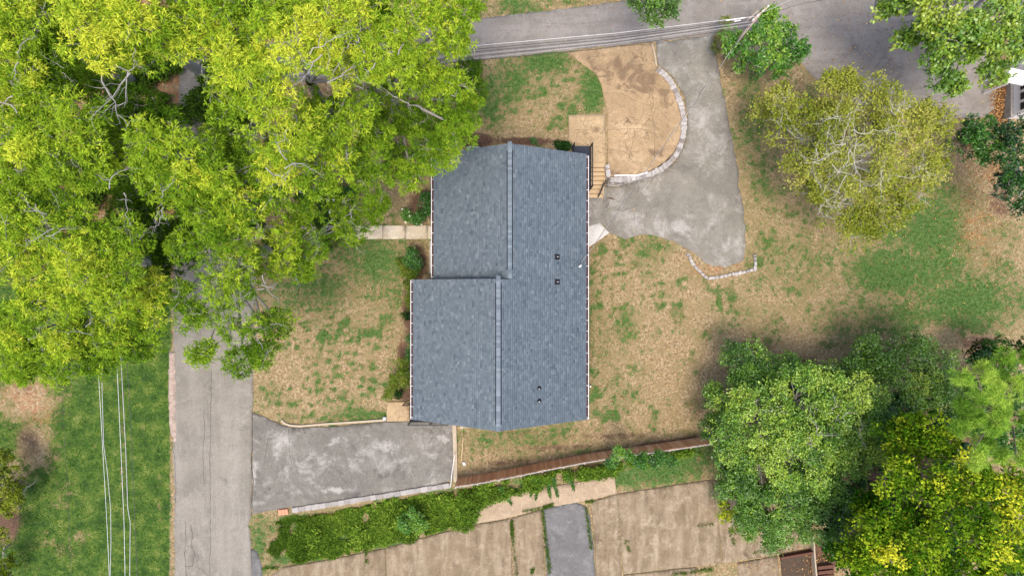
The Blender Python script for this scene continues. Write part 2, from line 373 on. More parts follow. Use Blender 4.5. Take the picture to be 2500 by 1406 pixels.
def blobs(U, V, L):
    r = np.zeros(np.shape(U))
    for (u, v, a, b, s) in L:
        r = np.maximum(r, s * np.exp(-(((U - u) / a) ** 2 + ((V - v) / b) ** 2)))
    return r
GREEN = [(780, 700, 120, 70, .72), (900, 640, 110, 70, .75), (860, 615, 120, 40, .7), (850, 680, 190, 110, .42), (960, 730, 40, 60, .5), (700, 1020, 30, 14, .5), (900, 1012, 90, 14, .75), (660, 960, 40, 40, .45),
         (1330, 150, 60, 28, .75), (1250, 190, 60, 50, .4), (1450, 230, 32, 60, .85), (1395, 290, 30, 40, .4), (1200, 240, 50, 60, .35), (1250, 10, 60, 30, .6), (1400, 8, 60, 10, .5),
         (1860, 300, 60, 130, .55), (1880, 420, 50, 90, .6), (1850, 230, 60, 60, .5), (2000, 240, 80, 60, .5), (2300, 560, 150, 120, .78), (2240, 660, 170, 70, .95), (2420, 740, 150, 80, .95), (2330, 640, 60, 90, .8), (2200, 780, 160, 60, .55), (2480, 680, 60, 60, .6), (2170, 520, 80, 70, .5), (2130, 760, 200, 90, .42), (2340, 470, 90, 60, .55), (2200, 640, 330, 190, .40), (2020, 700, 160, 120, .30), (2440, 800, 80, 50, .4),
         (1600, 620, 60, 50, .5), (1620, 650, 40, 50, .45), (1480, 840, 40, 120, .4), (1530, 800, 40, 70, .5), (1500, 930, 40, 60, .35), (1450, 780, 20, 200, .45), (1850, 640, 90, 90, .25), (1900, 780, 130, 60, .25),
         (1180, 1080, 90, 40, .4), (1300, 1070, 120, 30, .35), (1240, 1110, 60, 25, .3),
         (680, 1290, 70, 50, .6), (635, 1320, 25, 60, .7), (720, 1370, 70, 22, 1.0), (760, 1340, 80, 40, .9), (900, 1338, 120, 16, 1.0), (1050, 1305, 80, 16, .8), (1620, 1150, 150, 50, 1.1), (1540, 1180, 60, 30, 1.1), (1700, 1120, 90, 40, .8), (1500, 1120, 100, 20, .7), (1300, 1190, 100, 40, .6), (1100, 1230, 90, 50, .6),
         (850, 480, 60, 60, .35), (650, 680, 40, 60, .4), (2100, 640, 110, 60, .35)]
BARE = [(2420, 560, 75, 90, .6), (2400, 490, 60, 70, .45), (2430, 640, 40, 40, .5), (1436, 780, 8, 260, .7), (1390, 310, 25, 12, .4), (1750, 120, 18, 40, .6), (1740, 655, 80, 22, .7), (1815, 620, 18, 60, .7), (1440, 600, 18, 18, .8),
        (2250, 860, 80, 30, .4), (2120, 880, 60, 50, .6), (1900, 880, 200, 50, .45), (1700, 1000, 80, 60, .3), (2480, 400, 60, 120, .7), (2440, 210, 25, 120, .5), (330, 600, 60, 40, .5), (60, 960, 70, 50, .7), (90, 1010, 60, 60, .6), (700, 1232, 40, 12, .8), (600, 1230, 18, 30, .4), (1150, 1205, 50, 30, .4), (1980, 1380, 60, 50, .9), (1000, 240, 90, 90, .8), (960, 330, 100, 80, .6), (800, 330, 120, 100, .5), (700, 420, 120, 80, .5), (1050, 220, 60, 60, .5), (860, 600, 60, 15, .3)]
MULCH = [(2250, 1200, 260, 240, .9), (2420, 1000, 120, 140, .9), (2100, 1050, 160, 120, .7), (1030, 500, 38, 55, .9), (1015, 640, 40, 60, .85), (1000, 760, 26, 90, .8), (985, 860, 26, 60, .7), (990, 960, 40, 25, .8), (1160, 342, 60, 22, 1.0), (1280, 345, 110, 14, .8), (2460, 250, 30, 70, .9), (2400, 330, 60, 40, .8), (2480, 480, 60, 90, .6), (2200, 900, 260, 50, .55), (1980, 890, 70, 30, .6), (2430, 840, 90, 30, .7), (2040, 1360, 60, 60, .9), (70, 1080, 60, 90, .55), (10, 1260, 50, 90, .9), (60, 950, 60, 30, .5)]
_rt = random.Random(31); TUFTS = []
for _ in range(150):
    u_, v_ = _rt.gauss(800, 100), _rt.uniform(780, 1028)
    if 640 < u_ < 965: TUFTS.append((u_, v_, _rt.uniform(4, 9), _rt.uniform(4, 8), _rt.uniform(.45, .9)))
for u_ in range(720, 940, 16): TUFTS.append((u_ + _rt.uniform(-5, 5), 1020 + _rt.uniform(-6, 5), _rt.uniform(5, 9), 6, .8))
for _ in range(110): TUFTS.append((1440 + abs(_rt.gauss(0, 90)), _rt.uniform(620, 1030), _rt.uniform(4, 10), _rt.uniform(5, 12), _rt.uniform(.4, .8)))
for _ in range(60): TUFTS.append((_rt.uniform(1160, 1470), _rt.uniform(150, 320), _rt.uniform(5, 12), _rt.uniform(5, 9), _rt.uniform(.35, .7)))
def ground_attr(x, y):
    U, V = toUV(x, y)
    g = blobs(U, V, GREEN)
    can = sst(720, 560, U + .0 * V) * sst(760, 600, V)        # soil under the oaks
    can = np.maximum(can, sst(1000, 800, U) * sst(420, 330, V) * .8)
    lush = sst(419, 409, U + 6 * (fbm(x, y, 1.3, 5) - .5)) * sst(560, 700, V)
    brown = blobs(U, V, [(60, 970, 110, 70, 1), (90, 1090, 70, 90, .7), (30, 1160, 60, 60, .7), (150, 1240, 60, 30, .55), (190, 1310, 50, 25, .6), (110, 1320, 60, 30, .5), (300, 1130, 14, 320, .45), (350, 1060, 10, 60, .4), (390, 1250, 8, 200, .35), (180, 1220, 70, 60, .45), (150, 1340, 70, 50, .4)])
    g = np.maximum(g, lush * (1.25 - 1.6 * brown * (.4 + fbm(x, y, 1.2, 4))))
    # clumps of clover scattered through the dry lawns
    g = np.maximum(g, blobs(U + 7 * (vnoise(x, y, .25, 12) - .5), V + 7 * (vnoise(x, y, .25, 13) - .5), TUFTS))
    cl = sst(.60, .78, fbm(x, y, .95, 9, 3)) * (.42 + .45 * (blobs(U, V, [(800, 930, 220, 160, 1), (1500, 850, 110, 300, .9), (1250, 210, 150, 90, .8), (1650, 700, 200, 120, .5)])))
    g = np.maximum(g, cl)
    g = g + .6 * (fbm(x, y, 2.4, 2) - .5) + .09
    north = (sst(1130, 1180, U) * sst(1500, 1440, U) * sst(350, 310, V))
    g = g + .12 * north
    b = np.maximum(blobs(U, V, BARE), can * .75)
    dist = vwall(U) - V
    fen = sst(30, 0, dist) * sst(-6, 0, dist) * sst(1120, 1180, U) * sst(1760, 1700, U)  # dark brown strip along the line of the board fence
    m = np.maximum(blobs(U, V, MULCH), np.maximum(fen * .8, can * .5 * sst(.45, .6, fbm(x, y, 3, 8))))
    m = np.maximum(m, .55 * blobs(U, V, [(1500, 1075, 220, 16, 1), (1350, 1100, 220, 14, 1), (1230, 1130, 120, 16, 1)]))  # fainter dark brown streaks just north of the fence
    g = g * (1 - sst(.3, .7, m) * .8)
    return g, b, m, lush

# the ground sheet: fine in view, coarse out to the horizon
xs = np.concatenate([-np.geomspace(420, 38, 14)[:-1], np.arange(-38, 38.01, .16), np.geomspace(38, 420, 14)[1:]])
ys = np.concatenate([-np.geomspace(420, 22.5, 14)[:-1], np.arange(-22.5, 22.51, .16), np.geomspace(22.5, 420, 14)[1:]])
X, Y = np.meshgrid(xs, ys); Xf, Yf = X.ravel(), Y.ravel()
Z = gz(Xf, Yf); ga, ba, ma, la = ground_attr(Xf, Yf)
nx, ny = len(xs), len(ys); idx = np.arange(nx * ny).reshape(ny, nx)
fc = np.stack([idx[:-1, :-1], idx[:-1, 1:], idx[1:, 1:], idx[1:, :-1]], -1).reshape(-1, 4)
bumpz = .05 * (fbm(Xf, Yf, 1.4, 21) - .5) * sst(0, 1, 1)
Uf, Vf = toUV(Xf, Yf)
hard = np.zeros(Xf.shape, bool)
for pl in POLYS_HARD:
    hard |= inpoly(Uf, Vf, pl)
    for du, dv in ((9, 0), (-9, 0), (0, 9), (0, -9)): hard |= inpoly(Uf + du, Vf + dv, pl)
Zg = Z + np.where(hard, -.035, bumpz - .005)
o = npmesh('ground', np.stack([Xf, Yf, Zg], -1), fc, M['ground'], pattrs=dict(green=ga, bare=ba, mulch_dark=ma, lush=la), smooth=True)
tag(o, kind='structure')

def sheet(name, poly, off, mat, paint=None, skirt=.12, res=.35, flat=None, parent=None, rough=0):
    """a paved surface draped on the terrain, its outline traced in ground coordinates"""
    if rough:                                                    # ragged edges: refine and jitter the outline
        q = []
        n = len(poly)
        for i in range(n):
            a_, b_ = np.array(poly[i], float), np.array(poly[(i + 1) % n], float); k = max(1, int(np.hypot(*(b_ - a_)) / 9))
            for j in range(k):
                p = a_ + (b_ - a_) * j / k; q.append(tuple(p + (R.rand(2) - .5) * rough))
        poly = q
    pts = [G(u, v)[:2] if flat is None else P(u, v, flat)[:2] for u, v in poly]
    A = np.array(pts); lo = A.min(0); hi = A.max(0)
    gx, gy = np.meshgrid(np.arange(lo[0] + res / 2, hi[0], res), np.arange(lo[1] + res / 2, hi[1], res))
    gx = gx.ravel() + (R.rand(gx.size) - .5) * res * .3; gy = gy.ravel() + (R.rand(gy.size) - .5) * res * .3
    ins = inpoly(gx, gy, pts)
    vs = [Vector(p) for p in pts] + [Vector(p) for p in zip(gx[ins], gy[ins])]
    n = len(pts); ed = [(i, (i + 1) % n) for i in range(n)]
    r = delaunay_2d_cdt(vs, ed, [list(range(n))], 1, 1e-5)
    vv = np.array([tuple(p) for p in r[0]]); tri = [tuple(f) for f in r[2]]
    z = (gz(vv[:, 0], vv[:, 1]) if flat is None else np.full(len(vv), flat)) + off
    V3 = np.column_stack([vv, z]); F3 = np.array(tri, dtype=int)
    # orient up
    a_, b_, c_ = V3[F3[:, 0]], V3[F3[:, 1]], V3[F3[:, 2]]
    cr = (b_[:, 0] - a_[:, 0]) * (c_[:, 1] - a_[:, 1]) - (b_[:, 1] - a_[:, 1]) * (c_[:, 0] - a_[:, 0])
    F3[cr < 0] = F3[cr < 0][:, ::-1]
    # skirt
    cnt = {}
    for f in F3:
        for i in range(3):
            e_ = (int(f[i]), int(f[(i + 1) % 3])); cnt[e_] = 1
    bd = [e_ for e_ in cnt if (e_[1], e_[0]) not in cnt]
    base = len(V3); bot = V3.copy(); bot[:, 2] -= skirt
    V3 = np.vstack([V3, bot]); sk = []
    for i, j in bd: sk += [(j, i, i + base), (j, i + base, j + base)]
    F3 = np.vstack([F3, np.array(sk, dtype=int)])
    U_, V_ = toUV(V3[:, 0], V3[:, 1]); pa, pb = paint(V3[:, 0], V3[:, 1], U_, V_) if paint else (np.zeros(len(V3)), np.zeros(len(V3)))
    return npmesh(name, V3, F3, mat, parent=parent, pattrs=dict(a=pa, b=pb))

edge = lambda x: x
def p_roadl(x, y, U, V):
    a = blobs(U, V, [(560, 1110, 22, 130, .8), (575, 1320, 30, 80, .5), (450, 1250, 22, 200, .4), (470, 1060, 25, 30, .6), (530, 1200, 200, 500, .2)])
    b = blobs(U, V, [(508, 950, 14, 90, .75), (500, 1050, 12, 60, .5), (465, 1350, 18, 60, .6), (545, 1180, 16, 100, .25)])
    return a, b
def p_roadt(x, y, U, V):
    a = blobs(U, V, [(1350, 60, 60, 18, .5), (1950, 40, 90, 60, .5), (2360, 260, 40, 30, .7), (1650, 60, 200, 30, .25), (1500, 100, 300, 8, .5)])
    b = blobs(U, V, [(2150, 140, 120, 80, .5), (2260, 220, 60, 40, .5), (1300, 140, 200, 10, .7), (1500, 120, 200, 8, .6), (2050, 200, 60, 40, .4)])
    return a, b
def p_drivee(x, y, U, V):
    a = blobs(U, V, [(1590, 470, 14, 22, .7), (1560, 530, 90, 34, .5), (1650, 545, 90, 30, .55), (1520, 565, 40, 14, .7), (1450, 510, 30, 20, .6), (1770, 590, 50, 40, .6), (1720, 280, 8, 22, .9), (1700, 240, 20, 60, .35), (1670, 560, 100, 20, .7), (1740, 560, 60, 20, .5)])
    b = blobs(U, V, [(1490, 480, 20, 20, .6), (1620, 240, 18, 60, .5), (1680, 200, 20, 60, .35), (1560, 460, 60, 12, .4), (1510, 500, 20, 16, .4), (1640, 500, 60, 40, .2)])
    return a, b
def p_drivew(x, y, U, V):
    a = blobs(U, V, [(945, 1087, 34, 13, 1.15), (990, 1145, 20, 15, 1.2), (1060, 1112, 16, 10, .9), (1055, 1145, 14, 12, .7), (820, 1195, 42, 7, 1.1), (830, 1080, 35, 20, .85), (1080, 1068, 16, 12, .8), (700, 1050, 20, 60, .6), (640, 1140, 25, 8, .6), (660, 1080, 60, 50, .45), (770, 1110, 60, 50, .45), (900, 1050, 12, 12, .9), (622, 1160, 8, 90, .8), (760, 1160, 50, 20, .4)])
    b = blobs(U, V, [(1090, 1150, 22, 60, .3), (900, 1150, 120, 30, .45), (660, 1190, 30, 40, .5), (760, 1060, 60, 16, .4), (1040, 1050, 60, 12, .4), (850, 1220, 120, 12, .5)])
    return a, b
tag(sheet('road', ROAD_L, .012, M['road'], p_roadl, rough=3.5), kind='structure')
tag(sheet('side_road', ROAD_T, .018, M['road2'], p_roadt, rough=3), kind='structure')
tag(sheet('driveway', DRIVE_E, .026, M['drive'], p_drivee, rough=4), kind='structure')
tag(sheet('driveway', DRIVE_W, .022, M['drive2'], p_drivew, rough=2), kind='structure')
tag(sheet('gravel_shoulder', [(413, 860), (428, 858), (429, 1000), (431, 1075), (424, 1078), (415, 1050), (411, 950)], .02, M['gravel'], rough=3), kind='structure')

def p_patio(x, y, U, V):
    a = blobs(U, V, [(1520, 330, 90, 60, .55), (1560, 400, 90, 30, .45), (1500, 270, 60, 20, .5), (1560, 320, 40, 40, .3)])
    b = blobs(U, V, [(1540, 180, 110, 60, .95), (1480, 220, 60, 50, .6), (1620, 250, 25, 50, .8), (1570, 345, 40, 20, .35), (1600, 370, 30, 15, .5), (1440, 145, 60, 30, .4), (1505, 420, 22, 14, .5), (1490, 230, 30, 30, .4), (1620, 330, 20, 30, .4)])
    return a, b
tag(sheet('patio', PATIO, 0, M['patio'], p_patio, skirt=1.25, flat=.045, res=.3), kind='structure')
def p_land(x, y, U, V): return U * 0 + .2, blobs(U, V, [(1450, 325, 22, 20, .8), (1470, 380, 20, 30, .35)])
tag(sheet('landing_slab', [(1388, 281), (1478, 279), (1479, 398), (1388, 398)], 0, M['landing'], p_land, skirt=1.2, flat=.04), kind='structure')
# footpath of separate slabs
fp = empty('footpath', G(800, 568)); tag(fp, kind='structure')
us = [622, 676, 729, 782, 834, 887, 935, 990, 1044, 1072]
for i in range(len(us) - 1):
    a_, b_ = us[i] + .6, us[i + 1] - .6
    o = sheet('slab', [(a_, 551.5), (b_, 550.5), (b_, 583), (a_, 584)], .035 + .006 * (i % 3), M['walk'], lambda x, y, U, V: (U * 0 + .3 * rnd.random(), U * 0 + .25 * rnd.random()), skirt=.1)
    o.parent = fp; o.matrix_parent_inverse = Matrix.Translation(-Vector(fp.location))
tag(sheet('concrete_apron', [(1425, 556), (1464, 544), (1488, 569), (1428, 610)], .035, M['white_slab'], skirt=.12), kind='structure')
tag(sheet('porch_slab', [(945, 983), (948, 981), (1000, 979), (1000, 1027), (944, 1028)], .07, M['landing'], skirt=.16), kind='structure')
tag(sheet('porch_step', [(1050, 588), (1068, 588), (1068, 668), (1050, 668)], .16, M['white_slab'], skirt=.3), kind='structure')
# the neighbour's parking lot, slab by slab
lot = empty('parking_lot', G(1300, 1330)); tag(lot, kind='structure')
def p_lot(x, y, U, V):
    return (blobs(U, V, [(1610, 1295, 40, 20, .6), (1510, 1250, 8, 60, .7), (1610, 1330, 8, 60, .6), (1700, 1240, 40, 14, .4), (1550, 1380, 30, 20, .6)]) + .12, blobs(U, V, [(1750, 1180, 60, 25, .3), (1480, 1330, 40, 60, .35), (1200, 1320, 60, 40, .35), (1850, 1380, 60, 30, .7)]))
SL = [([(1137, 1283), (1168, 1243), (1235, 1207), (1400, 1178), (1500, 1160), (1506, 1203), (1430, 1222), (1325, 1240), (1245, 1262)], 'lot_pale'),
      ([(640, 1420), (690, 1384), (800, 1366), (940, 1338), (945, 1470), (640, 1470)], 'lot'),
      ([(942, 1337), (1135, 1285), (1246, 1266), (1252, 1470), (947, 1470)], 'lot'),
      ([(1249, 1265), (1322, 1243), (1335, 1470), (1255, 1470)], 'lot'),
      ([(1444, 1224), (1507, 1206), (1513, 1310), (1521, 1470), (1462, 1470)], 'lot'),
      ([(1509, 1205), (1740, 1170), (1752, 1272), (1762, 1374), (1522, 1400), (1515, 1310)], 'lot'),
      ([(1743, 1170), (1790, 1196), (1860, 1276), (1895, 1340), (1898, 1352), (1765, 1373)], 'lot'),
      ([(1800, 1374), (1898, 1356), (1905, 1470), (1806, 1470)], 'lot'),
      ([(1523, 1403), (1700, 1384), (1700, 1470), (1526, 1470)], 'lot'),
      ([(1890, 1290), (1978, 1300), (1980, 1336), (1900, 1350)], 'lot')]
for q, mt in SL:
    o = sheet('slab', q, .03 + .01 * rnd.random(), M[mt], p_lot, skirt=.12, rough=1.0); o.parent = lot; o.matrix_parent_inverse = Matrix.Translation(-Vector(lot.location))
o = sheet('asphalt_patch', [(1325, 1243), (1345, 1238), (1408, 1226), (1428, 1236), (1440, 1260), (1448, 1330), (1460, 1470), (1340, 1470)], .022, M['lot_asphalt'], lambda x, y, U, V: (blobs(U, V, [(1390, 1240, 30, 12, .8), (1350, 1290, 20, 30, .4), (1400, 1380, 30, 20, .3)]), U * 0), rough=2)
o.parent = lot; o.matrix_parent_inverse = Matrix.Translation(-Vector(lot.location))
tag(sheet('asphalt_verge', [(614, 1340), (628, 1345), (640, 1380), (644, 1470), (614, 1470)], .02, M['lot_asphalt'], rough=2), kind='structure')

# cracks and seams lying on the paving
def cracks(name, lines, label):
    m = MB()
    for pts, w_, off, zf in lines:
        q = []
        for i in range(len(pts) - 1):
            a_, b_ = np.array(pts[i], float), np.array(pts[i + 1], float); k = max(1, int(np.hypot(*(b_ - a_)) / 7))
            for j in range(k): q.append(a_ + (b_ - a_) * j / k + (R.rand(2) - .5) * (3.2 if j else 0) * min(1, w_ / .02))
        q.append(np.array(pts[-1], float)); W3 = [Vector(G(*p)) if zf is None else Vector(P(p[0], p[1], zf)) for p in q]; n = len(W3); V_ = []
        for i, p in enumerate(W3):
            d_ = (W3[min(i + 1, n - 1)] - W3[max(i - 1, 0)]); d_ = Vector((-d_.y, d_.x, 0)).normalized() * w_ * rnd.uniform(.5, 1.3) / 2
            V_ += [(p.x + d_.x, p.y + d_.y, p.z + off), (p.x - d_.x, p.y - d_.y, p.z + off)]
        m.poly(V_, [(2 * i + 1, 2 * i + 3, 2 * i + 2, 2 * i) for i in range(n - 1)])
    return tag(m.build(name, M['crackfill'], None), label, 'cracks', kind='stuff')
M['crackfill'] = m_plain('crack_dirt', (.055, .046, .040), .95, .3, 15)
RO, DO, PO = .017, .027, .003
cracks('cracks', [([(516, 900), (515, 1000), (513, 1150), (514, 1300), (512, 1406)], .025, RO, None), ([(497, 1000), (500, 1060), (496, 1110), (499, 1180)], .02, RO, None),
    ([(452, 1270), (455, 1310), (450, 1350), (456, 1406)], .03, RO, None), ([(466, 1280), (470, 1300), (467, 1330), (475, 1350), (470, 1380), (452, 1382)], .03, RO, None), ([(455, 1332), (468, 1338), (474, 1330)], .025, RO, None), ([(485, 1385), (495, 1390), (506, 1406)], .02, RO, None),
    ([(424, 1100), (430, 1180), (427, 1250)], .02, RO, None), ([(614, 1130), (619, 1180), (613, 1240)], .05, .028, None), ([(617, 1010), (616, 1080), (614, 1146)], .03, .028, None),
    ([(660, 1050), (650, 1100), (645, 1140)], .02, DO, None), ([(705, 1045), (706, 1090), (712, 1130)], .02, DO, None), ([(1300, 55), (1400, 62), (1500, 50)], .012, .023, None), ([(1890, 30), (1950, 12), (2010, 0)], .03, .023, None),
    ([(1470, 520), (1495, 505), (1520, 515), (1560, 500)], .018, .031, None), ([(1548, 525), (1549, 550)], .02, .031, None), ([(1577, 515), (1578, 535)], .02, .031, None), ([(1740, 90), (1762, 150), (1790, 200)], .02, .031, None)],
    'thin dark cracks and seams in the asphalt road and driveways')
cracks('cracks', [([(1551, 315), (1545, 345), (1537, 385)], .022, PO, .045), ([(1484, 318), (1540, 314), (1600, 320)], .018, PO, .045), ([(1585, 235), (1592, 280), (1599, 330), (1598, 395)], .018, PO, .045), ([(1486, 365), (1520, 370), (1535, 380), (1545, 395), (1570, 398)], .02, PO, .045),
    ([(1595, 190), (1580, 250), (1560, 300)], .016, PO, .045), ([(1450, 225), (1520, 230), (1560, 250), (1600, 262), (1640, 300)], .016, PO, .045), ([(1400, 318), (1440, 318), (1480, 317)], .018, PO, .041), ([(1430, 282), (1425, 310)], .015, PO, .041), ([(1425, 158), (1440, 140), (1480, 136)], .014, PO, .045)],
    'thin dark cracks in the sand-coloured patio slab')

# ------------------------------------------------------------------ house
ZE = 2.8; PITCH = .51
xr, xl, xl2 = 4.60, -4.85, -6.14
rx1 = (xr + xl) / 2; rz1 = ZE + PITCH * (xr - rx1)
rx2 = (xr + xl2) / 2 - .01; rz2 = ZE + PITCH * (xr - rx2)
yN, yS, yM = 8.33, -8.18, .50
house = empty('brick_house', (0, 0, 0)); tag(house, 'long ranch house with a slate blue-grey shingle roof stepped in two sections', 'house')
mb = MB()
mb.box2((xl + .45, yM - .3, -1.4), (xr - .5, yN - .3, ZE - .02)); mb.build('wall', M['brick'], house)
mb = MB(); mb.box2((xl2 + .45, yS + .35, -1.405), (xr - .505, yM - .28, ZE - .03)); mb.build('wall', M['brick'], house)
roof = MB()
def prism(mb, xl_, xr_, rx, zr, y0, y1, zl, zrr, th=.10):
    pts = [(xl_, y0, zl - th), (rx, y0, zr - th), (xr_, y0, zrr - th), (xl_, y0, zl), (rx, y0, zr), (xr_, y0, zrr)]
    pts += [(p[0], y1, p[2]) for p in pts]
    mb.poly(pts, [(3, 4, 10, 9), (4, 5, 11, 10), (0, 1, 4, 3), (1, 2, 5, 4), (6, 9, 10, 7), (7, 10, 11, 8), (0, 3, 9, 6), (2, 8, 11, 5), (0, 6, 7, 1), (1, 7, 8, 2)])
prism(roof, xl, xr, rx1, rz1 - .012, yM, yN, ZE - .012, ZE - .012)
prism(roof, xl2, xr, rx2, rz2 - .012, yS, yM + .02, ZE - .012, ZE - .012)
roof = roof.build('roof', M['deckroof'], house)
# gable faces and the little step wall between the two roof levels
mb = MB()
for (x0, x1, rx, zr, y) in ((xl + .45, xr - .5, rx1, rz1, yN - .32), (xl2 + .45, xr - .5, rx2, rz2, yS + .37)):
    k0 = ZE + PITCH * .45 - .13; mb = MB(); mb.poly([(x0, y, ZE - .1), (x1, y, ZE - .1), (x1, y, k0), (rx, y, zr - .13), (x0, y, k0)], [(0, 1, 2, 3, 4)]); mb.build('gable', M['acgrey'], house)
mb = MB(); y = yM + .045
mb.poly([(xl2 + .02, yM + .022, ZE - .11), (rx2, yM + .022, rz2 - .11), (rx1, yM + .022, ZE + PITCH * (xr - rx1) - .0), (xl, yM + .022, ZE - .1)], [(0, 3, 2, 1)])
mb.build('fascia', M['deckroof'], house)

# shingles: each tab its own small plate, one joined part
sv, sf, stn = [], [], []
EXP = .143
cs = math.cos(math.atan(PITCH)); sn = math.sin(math.atan(PITCH))
def slope(x_e, side, x_top, y0, y1):
    """side=+1: slope falls to +x; plates laid from the eave up"""
    Ltot = abs(x_e - x_top) / cs; nrow = int(Ltot / EXP) + 1
    for r in range(nrow):
        s0 = r * EXP - .03; s1 = min(s0 + EXP * 1.35, Ltot)
        if s0 > Ltot: break
        yy = y0 + .0
        while yy < y1:
            wd = rnd.choice((.13, .16, .2, .24, .3)); ye = min(y1, yy + wd)
            lift = .012 + rnd.choice((0, .006, .012))
            t = min(1, max(0, rnd.gauss(.50, .135))); 
            def pt(s, yv, h):
                return (x_e - side * (s * cs) + side * h * sn, yv, ZE + s * sn + h * cs)
            g = .004; n = len(sv)
            jit = rnd.uniform(-.006, .006)
            sv.extend([pt(s0 + jit, yy + g, lift), pt(s0 + jit, ye - g, lift), pt(s1, ye - g, .004), pt(s1, yy + g, .004),
                       pt(s0 + jit, yy + g, -.002), pt(s0 + jit, ye - g, -.002)])
            if side > 0: fs = [(0, 1, 2, 3), (4, 5, 1, 0)]
            else: fs = [(3, 2, 1, 0), (0, 1, 5, 4)]
            for f in fs: sf.append([q + n for q in f]); stn.append(t)
            yy = ye
slope(xr + .01, 1, rx1, yM, yN + .02)
slope(xr + .01, 1, rx2, yS - .02, yM)
slope(xl - .01, -1, rx1, yM + .03, yN + .02)
slope(xl2 - .01, -1, rx2, yS - .02, yM + .03)
sh = npmesh('shingle', np.array(sv), np.array(sf), M['shingle'], roof, attrs=dict(tint=np.array(stn))); tag(sh, kind='stuff')
# ridge vents and caps
cap0 = None
def capmesh():
    m = MB(); w_ = .125
    m.poly([(-w_, -.1, -PITCH * w_), (0, -.1, 0), (w_, -.1, -PITCH * w_), (w_, .1, -PITCH * w_ - .01), (0, .1, -.01), (-w_, .1, -PITCH * w_ - .01),
            (-w_, -.1, -PITCH * w_ - .02), (w_, -.1, -PITCH * w_ - .02)], [(0, 1, 4, 5), (1, 2, 3, 4), (0, 6, 1), (1, 7, 2), (5, 6, 0), (2, 7, 3)])
    return m
for rx, rz, ya, yb, va, vb in ((rx1, rz1, yM + .1, yN, yM + .55, yN - .38), (rx2, rz2, yS, yM + .02, yS + .36, yM - .22)):
    m = MB(); w_ = .185
    m.poly([(rx - w_, va, rz - PITCH * w_ - .0), (rx, va, rz + .0), (rx + w_, va, rz - PITCH * w_), (rx - w_, va, rz - PITCH * w_ + .055), (rx, va, rz + .055), (rx + w_, va, rz - PITCH * w_ + .055)]
           + [(rx - w_, vb, rz - PITCH * w_), (rx, vb, rz), (rx + w_, vb, rz - PITCH * w_), (rx - w_, vb, rz - PITCH * w_ + .055), (rx, vb, rz + .055), (rx + w_, vb, rz - PITCH * w_ + .055)],
           [(3, 4, 10, 9), (4, 5, 11, 10), (0, 3, 9, 6), (2, 8, 11, 5), (0, 1, 4, 3), (1, 2, 5, 4), (6, 9, 10, 7), (7, 10, 11, 8)])
    m.build('ridge_vent', M['iron'], roof)
    yy = ya
    while yy < yb:
        zz = rz + (.075 if va - .1 < yy < vb + .02 else .03)
        if cap0 is None:
            cap0 = capmesh().build('ridge_cap', M['cap'], roof); cap0.location = (rx, yy + .08, zz)
        else: copyobj(cap0, loc=(rx, yy + .08, zz + rnd.uniform(-.003, .003)))
        yy += .145
# gutters: open troughs with hangers
def gutter(x, side, y0, y1, name='gutter'):
    m = MB(); z = ZE - .02; w_ = .13
    xo = x + side * w_
    m.box2((x, y0, z - .12), (xo, y1, z - .11))
    m.box2((xo, y0 - .006, z - .12), (xo + side * .03, y1 + .006, z + .012))
    m.box2((x, y0, z - .12), (xo, y0 + .012, z)); m.box2((x, y1 - .012, z - .12), (xo, y1, z))
    g = m.build(name, M['white'], house)
    m = MB(); m.box2((x + side * .004, y0 + .02, z - .108), (xo - side * .004, y1 - .02, z - .075)); m.build('debris', M['darkhole'], g)
    n = int((y1 - y0) / .66); h0 = None
    for i in range(n + 1):
        yy = y0 + .1 + i * (y1 - y0 - .2) / n
        if h0 is None:
            h = MB(); h.box((0, 0, 0), (w_ + .02, .03, .012)); h0 = h.build('hanger', M['white'], g); h0.location = (x + side * w_ / 2, yy, z - .004)
        else: copyobj(h0, loc=(x + side * w_ / 2, yy + rnd.uniform(-.03, .03), z - .004))
gutter(xr + .03, 1, yS, yN - .1); gutter(xl - .03, -1, yM + .1, yN - .1); gutter(xl2 - .03, -1, yS + .02, yM)
# plumbing and hood vents on the east slope
def roofz(x): return ZE + PITCH * (xr - x)
for (u, v) in ((1361, 627), (1361, 688)):
    x, y, _ = P(u, v, 3.9); z = roofz(x)
    m = MB(); m.box((x, y, z + .03), (.34, .34, .02), M=Matrix.Rotation(math.atan(PITCH), 3, 'Y'))
    pts = []
    for k in range(9):
        t = math.pi * k / 8 + math.pi / 2
        pts.append((x - .02 + .13 * math.cos(t), y + .13 * math.sin(t)))
    b_ = [(p[0], p[1], z + .02) for p in pts] + [(x + .14, y - .13, z - .04), (x + .14, y + .13, z - .04)]
    tp = [(p[0] * .85 + x * .15, p[1] * .85 + y * .15, z + .17) for p in pts] + [(x + .12, y - .1, z + .10), (x + .12, y + .1, z + .10)]
    n = len(b_); m.poly(b_ + tp, [tuple(range(n, 2 * n))] + [(i, (i + 1) % n, (i + 1) % n + n, i + n) for i in range(n)])
    o = m.build('hood_vent', M['iron'], roof)
    c_ = MB(); c_.box((x + .02, y, z + .178), (.07, .05, .01)); c_.build('vent_cap', M['acgrey'], o)
for (u, v) in ((1316, 947), (1316, 978)):
    x, y, _ = P(u, v, 4.3); z = roofz(x)
    m = MB(); m.tube([(x, y, z - .02), (x, y, z + .10), (x, y, z + .14)], [.15, .11, .06], 10); o = m.build('pipe_boot', M['iron'], roof)
    m = MB(); m.tube([(x, y, z + .1), (x, y, z + .34)], .04, 8); m.build('vent_pipe', M['acgrey'], o)
